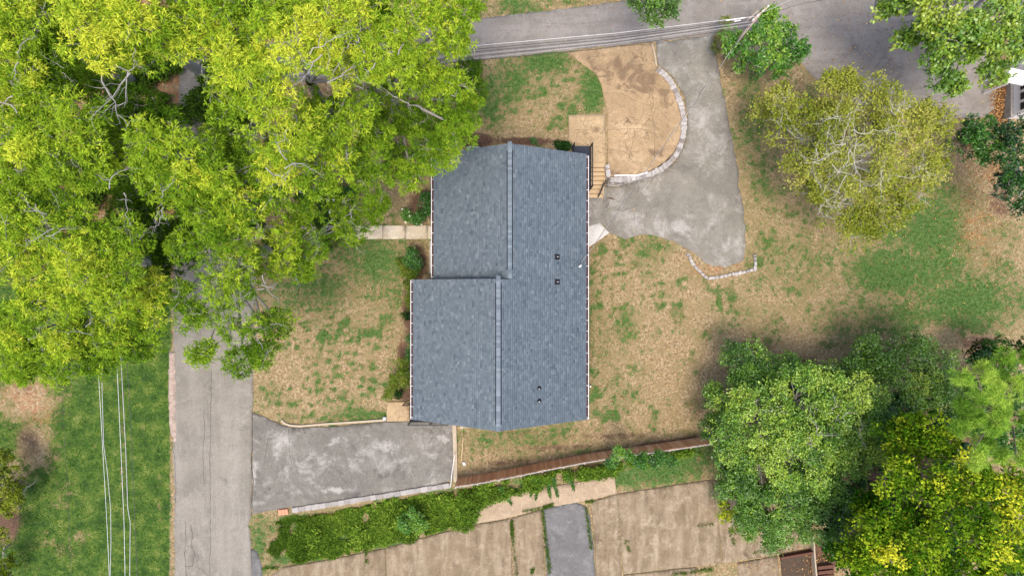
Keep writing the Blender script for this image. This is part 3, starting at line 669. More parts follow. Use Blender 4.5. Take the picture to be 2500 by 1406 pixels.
# service mast and weatherhead
x, y, _ = P(1419, 646, 3.6)
m = MB(); m.tube([(x, y, 2.6), (x, y, 3.75), (x - .06, y - .08, 3.9), (x - .16, y - .16, 3.86)], [.035, .035, .045, .06], 8)
o = m.build('service_mast', M['white'], house)
m = MB(); m.tube([(x + .02, y + .02, 3.8), (x - .1, y + .1, 3.95), (x - .02, y + .28, 3.75), (x + .08, y + .34, 3.6)], .012, 5); m.tube([(x + .02, y + .02, 3.8), (x + .12, y + .08, 3.9), (x + .1, y + .3, 3.6)], .012, 5); m.build('cable_loop', M['wire_d'], o)
# windows, doors (under the eaves)
def window(c, w_, h_, axis, out):
    f = MB(); t = .06
    def bx(a0, a1, z0, z1, d0, d1):
        if axis == 'y': return ((c[0] + d0 * out, c[1] + a0, z0), (c[0] + d1 * out, c[1] + a1, z1))
        return ((c[0] + a0, c[1] + d0 * out, z0), (c[0] + a1, c[1] + d1 * out, z1))
    z = c[2]
    for q in ((-w_ / 2, w_ / 2, z - h_ / 2, z - h_ / 2 + t), (-w_ / 2, w_ / 2, z + h_ / 2 - t, z + h_ / 2), (-w_ / 2, -w_ / 2 + t, z - h_ / 2 + t, z + h_ / 2 - t), (w_ / 2 - t, w_ / 2, z - h_ / 2 + t, z + h_ / 2 - t), (-t / 2, t / 2, z - h_ / 2 + t, z + h_ / 2 - t)):
        f.box2(*bx(*q, .003, .06))
    f_ = f.build('window', M['white'], house)
    g = MB(); g.box2(*bx(-w_ / 2 + t, w_ / 2 - t, z - h_ / 2 + t, z + h_ / 2 - t, .005, .03)); g.build('pane', M['glass'], f_)
for yy in (6.3, 3.4): window((xl + .45, yy, 1.6), 1.4, 1.1, 'y', -1)
for yy in (-1.5, -4.2): window((xl2 + .45, yy, 1.6), 1.6, 1.2, 'y', -1)
for yy in (5.5, 0.5, -2.5, -6): window((xr - .5, yy, 1.7), 1.2, .9, 'y', 1)
window((xl + 2.3, yN - .3, 1.6), 1.2, 1.1, 'x', 1); window((1.5, yS + .35, 1.6), 1.2, 1.1, 'x', -1)

# air conditioner under the north eave
x, y, _ = P(1155, 362, .8)
ac = empty('air_conditioner', (x, y - .25, 0)); tag(ac, 'light grey outdoor air conditioner half under the north roof edge', 'air conditioner')
m = MB(); m.box((0, 0, .4), (.85, .75, .78)); m.build('casing', M['acgrey'], ac, bevel=.03)
m = MB(); m.tube([(0, 0, .795), (0, 0, .80)], .3, 20); m.build('fan_grille', M['iron'], ac)
m = MB(); m.box((0, 0, .03), (1.0, .95, .1)); m.build('pad', M['block'], ac)
m = MB(); m.box((.62, .1, .9), (.35, .18, .25)); m.build('pipe_box', M['acgrey'], ac)

# ------------------------------------------------------------------ decks, stairs, rails
def rail(parent, pts, h, step=.12, name='railing', post=.07):
    m = MB(); bal = MB(); n = len(pts)
    for i in range(n - 1):
        a_, b_ = Vector(pts[i]), Vector(pts[i + 1]); L = (b_ - a_).length; up = Vector((0, 0, h))
        m.bar(a_ + up, b_ + up, .06, .045); m.bar(a_ + Vector((0, 0, .1)), b_ + Vector((0, 0, .1)), .04, .04)
        k = int(L / step)
        for j in range(1, k): p = a_.lerp(b_, j / k); bal.bar(p + Vector((0, 0, .1)), p + up, .02)
    r = m.build('rail', M['iron'], parent)
    if bal.v: tag(bal.build('baluster', M['iron'], parent), kind='stuff')
    m0 = None
    for p in pts:
        m1 = MB(); m1.box((p[0], p[1], p[2] + h / 2), (post, post, h + .06)); m1.build('post', M['iron'], parent)
zd = .62
d = empty('deck', (0, 0, 0)); tag(d, 'dark charcoal wooden deck with black rails at the north-east corner of the house', 'deck')
x0, y1, _ = P(1397, 357, zd); x1, y0, _ = P(1443, 462, zd)
pl0 = None
for i in range(20):
    yy = y0 + (i + .5) * (y1 - y0) / 20
    if pl0 is None:
        m = MB(); m.box((0, 0, 0), (x1 - x0, (y1 - y0) / 20 - .012, .035)); pl0 = m.build('plank', M['deck'], d); pl0.location = ((x0 + x1) / 2, yy, zd)
    else: copyobj(pl0, loc=((x0 + x1) / 2, yy, zd + rnd.uniform(-.002, .002)))
m = MB()
for (px, py) in ((x0 + .06, y1 - .08), (x1 - .06, y1 - .08), (x1 - .06, y0 + .06), (x1 - .06, (y0 + y1) / 2)): m.bar((px, py, -1.3), (px, py, zd - .02), .1)
m.box2((x0, y1 - .04, zd - .2), (x1, y1, zd - .02)); m.box2((x1 - .04, y0, zd - .2), (x1, y1 - .045, zd - .02)); m.build('frame', M['deck'], d)
rail(d, [(x0 + .04, y1 - 1.2, zd), (x0 + .04, y1 - .04, zd)], .95); rail(d, [(x1 - .04, y1 - .04, zd), (x1 - .04, y0 + .04, zd)], .95)
# wooden stair down to the driveway
st = empty('wooden_stair', (0, 0, 0)); tag(st, 'tan wooden outdoor stair with eight treads beside the deck', 'stairs')
t0 = None; zt = .02; xa = P(1433, 440, 0)[0] + .02; n = 8
ysteps = [398 + i * 10.6 for i in range(n + 1)]
for i in range(n):
    z = -.02 - i * .145; ya = P(0, ysteps[i], z)[1]; yb = P(0, ysteps[i + 1] + .4, z)[1]
    xL, xR = P(1443 if i < 6 else 1433, 0, z)[0], P(1479 - i * 1.1, 0, z)[0]
    m = MB(); m.box2((xL, ya - .012, z - .04), (xR, yb + .012, z)); m.build('tread', M['treadwood'], st, bevel=.006)
    m = MB(); m.box2((xL + .02, yb + .0, z - .17), (xR - .02, yb + .02, z - .042)); m.build('riser', M['timber'], st)
za, zb = -.2, -1.15
m = MB(); m.bar((P(1480, 0, za)[0] + .0, P(0, 400, za)[1], za), (P(1470, 0, zb)[0], P(0, 484, zb)[1], zb), .05, .28); m.build('stringer', M['treadwood'], st)
m = MB(); ax, ay, _ = P(1477, 445, 0); bx_, by_, _ = P(1472, 480, -.2)
rail(st, [(ax - .02, ay, -.65), (bx_ - .22, by_ + .1, -1.1)], .9, .14, post=.05)
# south-west porch with iron railing
pd = empty('side_porch', (0, 0, 0)); tag(pd, 'narrow dark side porch with black iron railing at the south-west house corner', 'porch')
zp = .45; xa, ya, _ = P(1001, 981, zp); xb = xl2 + .5; xc, yc, _ = P(1108, 1032, zp)
m = MB(); m.box2((xa, yS - .76, zp - .12), (xb, ya, zp)); m.build('floor', M['deck'], pd)
m = MB(); m.box2((xb + .002, yS - .76, zp - .12), (xc, yS + .36, zp)); m.build('floor', M['deck'], pd)
m = MB(); m.box2((xa + .05, yS - .70, -.3), (xc, yS + .3, zp - .122)); m.box2((xa + .05, yS + .302, -.3), (xb, ya - .05, zp - .122)); m.build('foundation', M['brick'], pd)
rail(pd, [(xa + .04, yS - .73, zp), ((xa + xc) / 2, yS - .73, zp), (xc - .3, yS - .73, zp)], .95, .13)
rail(pd, [(xa + .04, ya - .06, zp), (xa - .42, ya - .14, .08)], .8, .13, post=.045)

# ------------------------------------------------------------------ stone walls, kerbs
def rock_variants(mat, n=5, jit=.10, bev=.12):
    L = []
    for k in range(n):
        m = MB(); m.box((0, 0, 0), (1, 1, 1)); me = bpy.data.meshes.new('stone'); me.from_pydata(m.v, [], m.f); me.materials.append(mat)
        bm = bmesh.new(); bm.from_mesh(me); bmesh.ops.bevel(bm, geom=bm.edges[:], offset=bev, segments=1, affect='EDGES')
        for v in bm.verts: v.co += Vector([rnd.uniform(-jit, jit) for _ in range(3)])
        bm.to_mesh(me); bm.free(); L.append(me)
    return L
def stone_wall(parent, path, top, widths, length, courses, meshes, name, zfun=None, jy=.03):
    """path: list of world (x, y); stones laid end to end, course by course"""
    pts = [Vector(p[:2]) for p in path]; cum = [0]
    for i in range(len(pts) - 1): cum.append(cum[-1] + (pts[i + 1] - pts[i]).length)
    def at(s):
        for i in range(len(pts) - 1):
            if s <= cum[i + 1] or i == len(pts) - 2:
                f = (s - cum[i]) / (cum[i + 1] - cum[i]); return pts[i].lerp(pts[i + 1], f), (pts[i + 1] - pts[i]).normalized()
    for c in range(courses):
        s = rnd.uniform(0, .2) if c else 0.0
        while s < cum[-1] - .06:
            L = min(length * rnd.uniform(.7, 1.35), cum[-1] - s); p, dr = at(s + L / 2); tz = top(p) if callable(top) else top
            hgt = .24
            z = tz - hgt / 2 - c * (hgt + .01)
            if zfun and z + hgt / 2 < zfun(p.x, p.y) - .05: s += L; continue
            me = rnd.choice(meshes); o = bpy.data.objects.new(name, me); link(o, parent)
            o.location = (p.x + rnd.uniform(-jy, jy), p.y + rnd.uniform(-jy, jy), z + rnd.uniform(-.015, .015))
            o.rotation_euler = (rnd.uniform(-.04, .04), rnd.uniform(-.04, .04), math.atan2(dr.y, dr.x) + rnd.uniform(-.05, .05) + rnd.choice((0, math.pi)))
            o.scale = (L * .95, widths * rnd.uniform(.9, 1.1), hgt)
            s += L
def smooth_path(px, z=0, n=6, g=False):
    out = []; Q = [G(*p) if g else P(p[0], p[1], z) for p in px]
    Q = [Q[0]] + Q + [Q[-1]]
    for i in range(1, len(Q) - 2):
        p0, p1, p2, p3 = [np.array(q[:2]) for q in Q[i - 1:i + 3]]
        for k in range(n):
            t = k / n; out.append(tuple(.5 * ((2 * p1) + (-p0 + p2) * t + (2 * p0 - 5 * p1 + 4 * p2 - p3) * t * t + (-p0 + 3 * p1 - 3 * p2 + p3) * t ** 3)))
    out.append(tuple(Q[-1][:2])); return out
def ribbon(path, w_, z0, z1, name, mat, parent):
    m = MB(); pts = [Vector(p) for p in path]; n = len(pts); V_ = []
    for i, p in enumerate(pts):
        d_ = (pts[min(i + 1, n - 1)] - pts[max(i - 1, 0)]).normalized(); s_ = Vector((-d_.y, d_.x)) * w_ / 2
        a0 = z0(p) if callable(z0) else z0; a1 = z1(p) if callable(z1) else z1
        V_ += [(p.x + s_.x, p.y + s_.y, a0), (p.x - s_.x, p.y - s_.y, a0), (p.x - s_.x, p.y - s_.y, a1), (p.x + s_.x, p.y + s_.y, a1)]
    f = []
    for i in range(n - 1):
        for k in range(4): f.append((i * 4 + k, i * 4 + (k + 1) % 4, i * 4 + 4 + (k + 1) % 4, i * 4 + 4 + k))
    f += [(3, 2, 1, 0), tuple((n - 1) * 4 + k for k in range(4))]
    m.poly(V_, f); return m.build(name, mat, parent)
ROCK = rock_variants(M['whitewash'], n=8, jit=.13, bev=.16); BLOCK = rock_variants(M['block'], jit=.03, bev=.07)
cw = empty('curved_stone_wall', P(1660, 300, 0)); cw.location = (0, 0, 0); tag(cw, 'curved whitewashed stone retaining wall round the sand-coloured patio', 'wall')
cpath = smooth_path([(1606, 168), (1624, 184), (1642, 206), (1657, 238), (1666, 268), (1671, 300), (1666, 342), (1651, 377), (1628, 402), (1597, 421), (1558, 433), (1520, 438), (1488, 439)], z=.12)
stone_wall(cw, cpath, .12, .36, .30, 5, ROCK, 'stone', zfun=lambda x, y: float(gz(x, y)))
stone_wall(cw, [P(1487, 432, .12)[:2], P(1483, 402, .12)[:2]], .12, .28, .4, 5, ROCK, 'stone')
ribbon(cpath, .34, -1.3, .085, 'mortar', M['mortar'], cw)
pip = empty('white_edging', (0, 0, 0)); 
o = ribbon(smooth_path([(1500, 429), (1530, 429), (1556, 428), (1580, 421)], z=.1), .09, .05, .14, 'edging_strip', M['white'], None)
bpy.data.objects.remove(pip); tag(o, 'thin white edging strip lying inside the curved wall near the stair', 'edging')
o = ribbon([G(1484, 453)[:2], G(1500, 453)[:2], G(1512, 452)[:2]], .14, -1.12, -1.0, 'kerb_fragment', M['kerbm'], None); tag(o, 'short cream kerb fragment at the foot of the curved wall', 'kerb')
kb = ribbon([P(1592, 108, .06)[:2], P(1598, 130, .06)[:2], P(1603, 162, .06)[:2]], .10, -.1, .08, 'edge_kerb', M['kerbm'], None); tag(kb, 'thin straight tan kerb between patio and upper driveway', 'kerb')

ew = empty('low_stone_wall', (0, 0, 0)); tag(ew, 'low whitewashed stone wall bent round the dead end of the driveway', 'wall')
lw = [G(1678, 618), G(1692, 645), G(1712, 668), G(1728, 681), G(1760, 675), G(1800, 668), G(1842, 657), G(1843, 640), G(1840, 622)]
stone_wall(ew, [p[:2] for p in lw], -1.1 + .14, .20, .27, 2, ROCK, 'stone', jy=.03)

rw = empty('block_retaining_wall', (0, 0, 0)); tag(rw, 'long straight grey block retaining wall below the lower driveway', 'wall')
wp = [P(712, 1246, .12)[:2], P(1098, 1185, .12)[:2]]
stone_wall(rw, wp, .12, .34, .40, 4, BLOCK, 'block', jy=.012)
ribbon(wp, .30, -1.2, .095, 'core', M['mortar'], rw)
bp = empty('brick_end_pier', (0, 0, 0)); tag(bp, 'small orange-red brick pier ending the block wall by the road', 'brick pier')
p = P(690, 1250, .1); b0 = None
for r_ in range(4):
    for c_ in range(3):
        m = MB(); m.box((p[0] + (c_ - 1) * .22 + (.0 if r_ % 2 else .03), p[1] + .02 * (c_ - 1), .07 - r_ * .08), (.205, .36, .07), rz=.15); m.build('brick', M['redbrick_m'], bp, bevel=.008)
sw = ribbon([P(1109, 1036, .1)[:2], P(1111, 1100, .1)[:2], P(1112, 1176, .1)[:2]], .26, -1.0, .14, 'concrete_wall', M['kerbm'], None); tag(sw, 'narrow pale concrete wall along the east side of the lower driveway', 'wall')
# thin metal rail on top of it
ra = empty('metal_handrail', (0, 0, 0)); tag(ra, 'thin white metal pipe rail at the corner of the lower driveway', 'handrail')
m = MB(); A_ = [P(1110, 1110, .6), P(1104, 1150, .7), P(1100, 1188, .75)]; m.tube(A_, .022, 6); m.build('pipe', M['white'], ra)
for q in (A_[0], A_[1], A_[2]):
    m = MB(); m.tube([(q[0], q[1], -.1), q], .02, 6); m.build('post', M['white'], ra)
kr = ribbon(smooth_path([(687, 1026), (700, 1036), (730, 1040), (780, 1036), (840, 1032), (900, 1028), (942, 1025)], z=.1), .13, -.1, .11, 'lawn_kerb', M['kerbm'], None)
tag(kr, 'low cream concrete kerb edging the front lawn above the lower driveway', 'kerb')
m = MB(); c_ = P(1175, 1043, .2); m.box((P(1118, 0, .2)[0] + .25, c_[1] - .0, .0), (.22, .2, .4)); m.box((P(1145, 0, .2)[0], c_[1] + .06, .0), (.9, .14, .35)); o = m.build('foundation_blocks', M['kerbm'], None, bevel=.01); tag(o, 'pale concrete foundation blocks peeping out under the south gable', 'foundation')

# bottom right: sunken bed with kerbs and timber steps
o = ribbon([G(1902, 1357)[:2], G(1980, 1343)[:2]], .14, -1.2, -.78, 'bed_kerb', M['timber'], None); tag(o, 'dark brown kerb closing the sunken bed at the lower right', 'kerb')
o = ribbon([G(1979, 1300)[:2], G(1982, 1350)[:2], G(1990, 1440)[:2]], .10, -1.2, -.72, 'side_kerb', M['kerbm'], None); tag(o, 'thin pale kerb on the right side of the sunken bed', 'kerb')
o = sheet('sunken_bed', [(1905, 1360), (1978, 1346), (1986, 1440), (1912, 1440)], .02, M['dirtm']); tag(o, kind='structure')
for i, (v, lb) in enumerate(((1378, 'uppermost of three dark timber steps under the golden tree'), (1392, 'middle of three dark timber steps under the golden tree'), (1405, 'lowest of three dark timber steps under the golden tree'))):
    q = G(2010, v); m = MB(); m.box((0, 0, 0), (1.1, .24, .16)); o = m.build('timber_step', M['timber'], None, bevel=.012); o.location = (q[0] + .08 * i, q[1], q[2] + .25 - .1 * i); o.rotation_euler = (0, 0, .12); tag(o, lb, 'step', 'timber steps')

# ------------------------------------------------------------------ cedar fence
fe = empty('board_fence', (0, 0, 0)); tag(fe, 'long reddish brown vertical board fence behind the back lawn', 'fence')
fa, fb = Vector(G(1117, 1166)), Vector(G(1718, 1066)); L = (fb - fa).length; dr = (fb - fa).normalized(); nb = int((Vector(fb[:2]) - Vector(fa[:2])).length / .142)
m = MB(); m.box((0, 0, .80), (.134, .02, 1.60)); b0 = m.build('board', M['fence'], fe); az = math.atan2(dr.y, dr.x)
for i in range(nb):
    p = fa.lerp(fb, (i + .5) / nb); z = float(gz(p.x, p.y)) - .02; o = b0 if i == 0 else copyobj(b0)
    o.location = (p.x, p.y, z + rnd.uniform(-.015, .015)); o.rotation_euler = (rnd.uniform(-.012, .012), rnd.uniform(-.008, .008), az + rnd.uniform(-.03, .03))
nrm = Vector((dr.y, -dr.x, 0)).normalized()
for h_ in (.3, 1.4):
    m = MB(); K = 12
    for k in range(K):
        p, q = fa.lerp(fb, k / K), fa.lerp(fb, (k + 1) / K); p.z = float(gz(p.x, p.y)) + h_; q.z = float(gz(q.x, q.y)) + h_
        m.bar(p + nrm * .035, q + nrm * .035, .04, .09)
    m.build('rail', M['fence'], fe)
for k in range(13):
    p = fa.lerp(fb, k / 12) + nrm * .1; m = MB(); z = float(gz(p.x, p.y)); m.box((p.x, p.y, z + .78), (.09, .09, 1.6), rz=az); m.build('post', M['wood'], fe)
m = MB(); K = 24
for k in range(K):
    p, q = fa.lerp(fb, k / K), fa.lerp(fb, (k + 1) / K); p.z = float(gz(p.x, p.y)) + 1.60; q.z = float(gz(q.x, q.y)) + 1.60
    m.bar(p + nrm * .04, q + nrm * .04, .07, .03)
m.build('cap_rail', M['block'], fe)

# ------------------------------------------------------------------ neighbour's building at the upper right
nb_ = empty('white_building', (0, 0, 0)); tag(nb_, 'white building with dark windows and a white porch roof at the right edge', 'building')
x0 = P(2462, 0, 0)[0]; yA = P(0, 10, 0)[1]; yB = P(0, 285, 0)[1]
m = MB(); m.box2((x0 + .25, yB, -.5), (x0 + 9, yA + 4, 2.9)); m.build('wall', M['white'], nb_)
m = MB(); m.box2((x0 + .05, yB - .05, -.4), (x0 + .245, yA + 3.8, .12)); m.build('base', M['block'], nb_)
m = MB(); m.box2((x0 - .0, yB - .4, 2.92), (x0 + 9.5, yA + 4.4, 3.06)); m.build('roof', M['lot_pale'], nb_)
for i in range(7):
    yy = yB + .45 + i * .66 + (.9 if i > 3 else 0)
    m = MB(); m.box2((x0 + .19, yy - .28, .62), (x0 + .248, yy + .28, 1.38)); w_ = m.build('window', M['white'], nb_)
    m = MB(); m.box2((x0 + .16, yy - .23, .67), (x0 + .188, yy + .23, 1.33)); m.build('pane', M['glass'], w_)
cx_, cy, _ = P(2480, 188, 1.7)
m = MB(); m.box((cx_, cy, 1.7), (1.2, .95, .09), M=Matrix.Rotation(-.12, 3, 'Z') @ Matrix.Rotation(.16, 3, 'Y')); m.build('porch_roof', M['white'], nb_)
m = MB(); m.bar((cx_ - .45, cy - .4, -.1), (cx_ - .45, cy - .4, 1.62), .09); m.bar((cx_ - .45, cy + .4, -.1), (cx_ - .45, cy + .4, 1.62), .09); m.build('porch_post', M['white'], nb_)

# ------------------------------------------------------------------ pole and wires
zpole = 5.5; tx, ty, _ = P(1848, 42, zpole); bx0, by0, _ = G(1768, 142)
up = empty('utility_pole', (bx0, by0, 0)); tag(up, 'leaning wooden utility pole above the shrub at the road junction', 'utility pole')
m = MB(); m.tube([(0, 0, -.3), ((tx - bx0) * .5, (ty - by0) * .5, zpole * .5), (tx - bx0, ty - by0, zpole + .3)], [.11, .095, .075], 10); m.build('pole', M['wood'], up, smooth=True)
ca = math.radians(42); lx, ly = tx - bx0, ty - by0
m = MB(); cd = Vector((math.cos(ca), math.sin(ca), 0)); c0 = Vector((lx, ly, zpole)) + Vector((.05, .05, .1))
m.bar(c0 - cd * .55, c0 + cd * .75, .09, .11); m.build('crossarm', M['wood'], up)
m = MB(); m.bar(c0 - cd * .3 + Vector((-.25, .1, -.5)), c0 + cd * .6 + Vector((-.25, .1, -.5)), .07, .08); m.build('crossarm', M['wood'], up)
for k in (-.5, -.15, .25, .65):
    m = MB(); q = c0 + cd * k; m.tube([q + Vector((0, 0, .04)), q + Vector((0, 0, .1)), q + Vector((0, 0, .18)), q + Vector((0, 0, .22))], [.02, .06, .05, .02], 8); m.build('insulator', M['white'], up)
def wire(name, pts, r, mat, label, group, sag=0):
    q = []
    for i in range(len(pts) - 1):
        a_, b_ = Vector(pts[i]), Vector(pts[i + 1])
        K = 14 if len(pts) == 2 else 3
        for k in range(K):
            t = k / K; p = a_.lerp(b_, t); p.z -= sag * 4 * t * (1 - t); q.append(p)
    q.append(Vector(pts[-1])); m = MB(); m.tube(q, r, 5); o = m.build(name, mat, None); tag(o, label, 'wire', group); return o
g1 = 'overhead wires along the upper road'
top = [((500, 165), (1130, 115), (1500, 82), (1842, 41), 'wire_l', .010, 'pale upper road wire, highest and whitest of the bundle'),
       ((500, 178), (1130, 124), (1500, 90), (1838, 47), 'wire_d', .014, 'dark upper road wire just under the white one'),
       ((500, 184), (1130, 130), (1500, 96), (1838, 50), 'wire_d', .014, 'dark upper road wire, second below the white one'),
       ((500, 190), (1130, 136), (1500, 100), (1838, 53), 'wire_m', .010, 'thin pale upper road wire in the middle of the bundle'),
       ((500, 195), (1130, 141), (1500, 104), (1838, 56), 'wire_d', .013, 'thicker dark upper road wire below the bundle middle'),
       ((500, 201), (1130, 147), (1500, 107), (1838, 60), 'wire_m', .009, 'thin pale wire second from the bottom over the road edge'),
       ((500, 206), (1130, 151), (1450, 122), (1838, 66), 'wire_d', .013, 'lowest dark wire over the grass edge of the upper road')]
for a_, b_, c_, d_, mt, r_, lb in top:
    wire('overhead_wire', [P(*a_, 5.6), P(*b_, 5.4), P(*c_, 5.2), P(*d_, 5.45)], r_, M[mt], lb, g1)
m = MB(); 
for (a_, b_) in (((1772, 51), (1819, 44)), ((1792, 53), (1808, 50))): m.tube([P(*a_, 5.4), P(*b_, 5.45)], .03, 6)
o = m.build('cable_sleeve', M['white'], None); tag(o, 'white cable sleeves on the wires next to the pole', 'cable sleeve')
wire('overhead_wire', [P(1852, 34, 5.5), P(1890, 20, 5.5), P(1990, -30, 5.5)], .011, M['wire_m'], 'wire running from the pole to the upper right', 'wires leaving the pole eastward')
m = MB(); A_, B_ = Vector(P(1845, 42, 5.4)), Vector(P(1421, 640, 3.75)); q1, q2 = [], []
for k in range(61):
    t = k / 60; p = A_.lerp(B_, t); p.z -= .5 * 4 * t * (1 - t); an = k * 1.1
    q1.append(p + Vector((math.cos(an), math.sin(an), 0)) * .016); q2.append(p - Vector((math.cos(an), math.sin(an), 0)) * .016)
m.tube(q1, .010, 5); o = m.build('service_drop', M['wire_m'], None); tag(o, 'twisted service cable from the pole across the driveway to the house', 'wire')
m = MB(); m.tube(q2, .013, 5); m.build('dark_strand', M['wire_d'], o)
g2 = 'overhead wires along the left road'
lw_ = [([(236, 560), (240, 905), (250, 1085), (258, 1220), (266, 1380), (269, 1500)], 'wire_l', .010, 'thin pale green-tinted wire left of the leftmost thick cable'),
       ([(243, 560), (248, 905), (253, 1085), (262, 1150), (270, 1240), (271, 1320), (267, 1500)], 'wire_m', .017, 'thick pale cable, left one of the two over the green verge'),
       ([(278, 560), (286, 900), (297, 1140), (303, 1280), (307, 1500)], 'wire_l', .011, 'thin grey wire between the two thick pale cables'),
       ([(292, 560), (295, 870), (301, 985), (307, 1100), (312, 1240), (318, 1275), (316, 1500)], 'wire_m', .019, 'thick white cable, right one of the two over the green verge'),
       ([(300, 560), (311, 890), (320, 1060), (335, 1406), (338, 1500)], 'wire_d', .012, 'thin dark wire right of the thick white cable'),
       ([(140, 560), (150, 950), (160, 1110), (170, 1300), (175, 1500)], 'wire_d', .007, 'faint hair-thin wire far left over the green lawn')]
for pts, mt, r_, lb in lw_:
    wire('overhead_wire', [P(u, v, 6.5) for u, v in pts], r_, M[mt], lb, g2)

# ------------------------------------------------------------------ foliage
def unit(n, rs): v = rs.randn(n, 3); return v / np.linalg.norm(v, axis=1)[:, None]
def nz(v): return v / np.maximum(np.linalg.norm(v, axis=-1, keepdims=True), 1e-9)
def leaves(tc, tn, k, Ln, W, rs, up=.8, spread=1.0, jit=.1, curl=.15):
    """k leaves on each tuft centre tc with axis tn; each leaf a folded quad"""
    n = len(tc) * k; c = np.repeat(tc, k, 0) + rs.randn(n, 3) * jit; ax = np.repeat(tn, k, 0)
    d = nz(ax * .55 + unit(n, rs) * spread); d[:, 2] = d[:, 2] * .8 + .05; d = nz(d)
    nn = nz(np.array([0, 0, up]) + unit(n, rs) * .75); s = nz(np.cross(nn, d)); Lr = (Ln * rs.uniform(.7, 1.25, n))[:, None]; Wr = W * rs.uniform(.75, 1.2, n)[:, None] / 2
    u_ = np.cross(d, s)
    v0 = c; v2 = c + d * Lr - np.array([0, 0, 1]) * Lr * curl; m_ = c + d * Lr * .48 + u_ * Lr * .05
    V = np.stack([v0, m_ + s * Wr, v2, m_ - s * Wr], 1).reshape(-1, 3)
    return V, np.arange(n * 4).reshape(-1, 4)
def tubes3(A, B, C, r0, r1, n=4):
    """N curved twigs through A, B, C"""
    N = len(A); ring = []
    for p, nxt, prv, r in ((A, B, A, r0), (B, C, A, (r0 + r1) / 2), (C, C, B, r1)):
        d = nz(nxt - prv); ref = np.tile([0, 0, 1.], (N, 1)); ref[np.abs(d[:, 2]) > .9] = [1, 0, 0]
        x = nz(np.cross(d, ref)); y = np.cross(d, x); t = np.arange(n) * 2 * math.pi / n
        rr = r if np.ndim(r) else np.full(N, r)
        ring.append(p[:, None] + (x[:, None] * np.cos(t)[None, :, None] + y[:, None] * np.sin(t)[None, :, None]) * rr[:, None, None])
    V = np.stack(ring, 1).reshape(-1, 3); k = np.arange(n); q = []
    for i in (0, 1): q.append(np.stack([i * n + k, i * n + (k + 1) % n, (i + 1) * n + (k + 1) % n, (i + 1) * n + k], -1))
    q = np.concatenate(q); Fc = (q[None] + (np.arange(N) * 3 * n)[:, None, None]).reshape(-1, 4)
    return V, Fc

STY = {  # leaves per tuft, length, width, tufts per m2 of clump, clump radius, flatness, up, spread, jitter
    'oak': dict(k=11, L=.215, W=.045, dens=19, rc=.85, flat=.5, up=.9, spread=1.1, jit=.04),
    'broad': dict(k=7, L=.22, W=.13, dens=18, rc=.7, flat=.6, up=1.2, spread=1.0, jit=.09),
    'olive': dict(k=8, L=.14, W=.09, dens=21, rc=.8, flat=.6, up=.8, spread=1.0, jit=.12),
    'hack': dict(k=8, L=.14, W=.085, dens=30, rc=.7, flat=.7, up=1.0, spread=1.0, jit=.10),
    'gold': dict(k=8, L=.19, W=.11, dens=19, rc=.8, flat=.7, up=1.0, spread=1.0, jit=.12),
    'bush': dict(k=9, L=.17, W=.09, dens=22, rc=.45, flat=.75, up=.9, spread=1.0, jit=.06),
    'pine': dict(k=50, L=.30, W=.022, dens=13, rc=.55, flat=.8, up=.2, spread=.9, jit=.05),
    'hedge': dict(k=10, L=.09, W=.055, dens=42, rc=.4, flat=.8, up=.9, spread=1.0, jit=.06),
}
TRI = 0; CF = 1.35
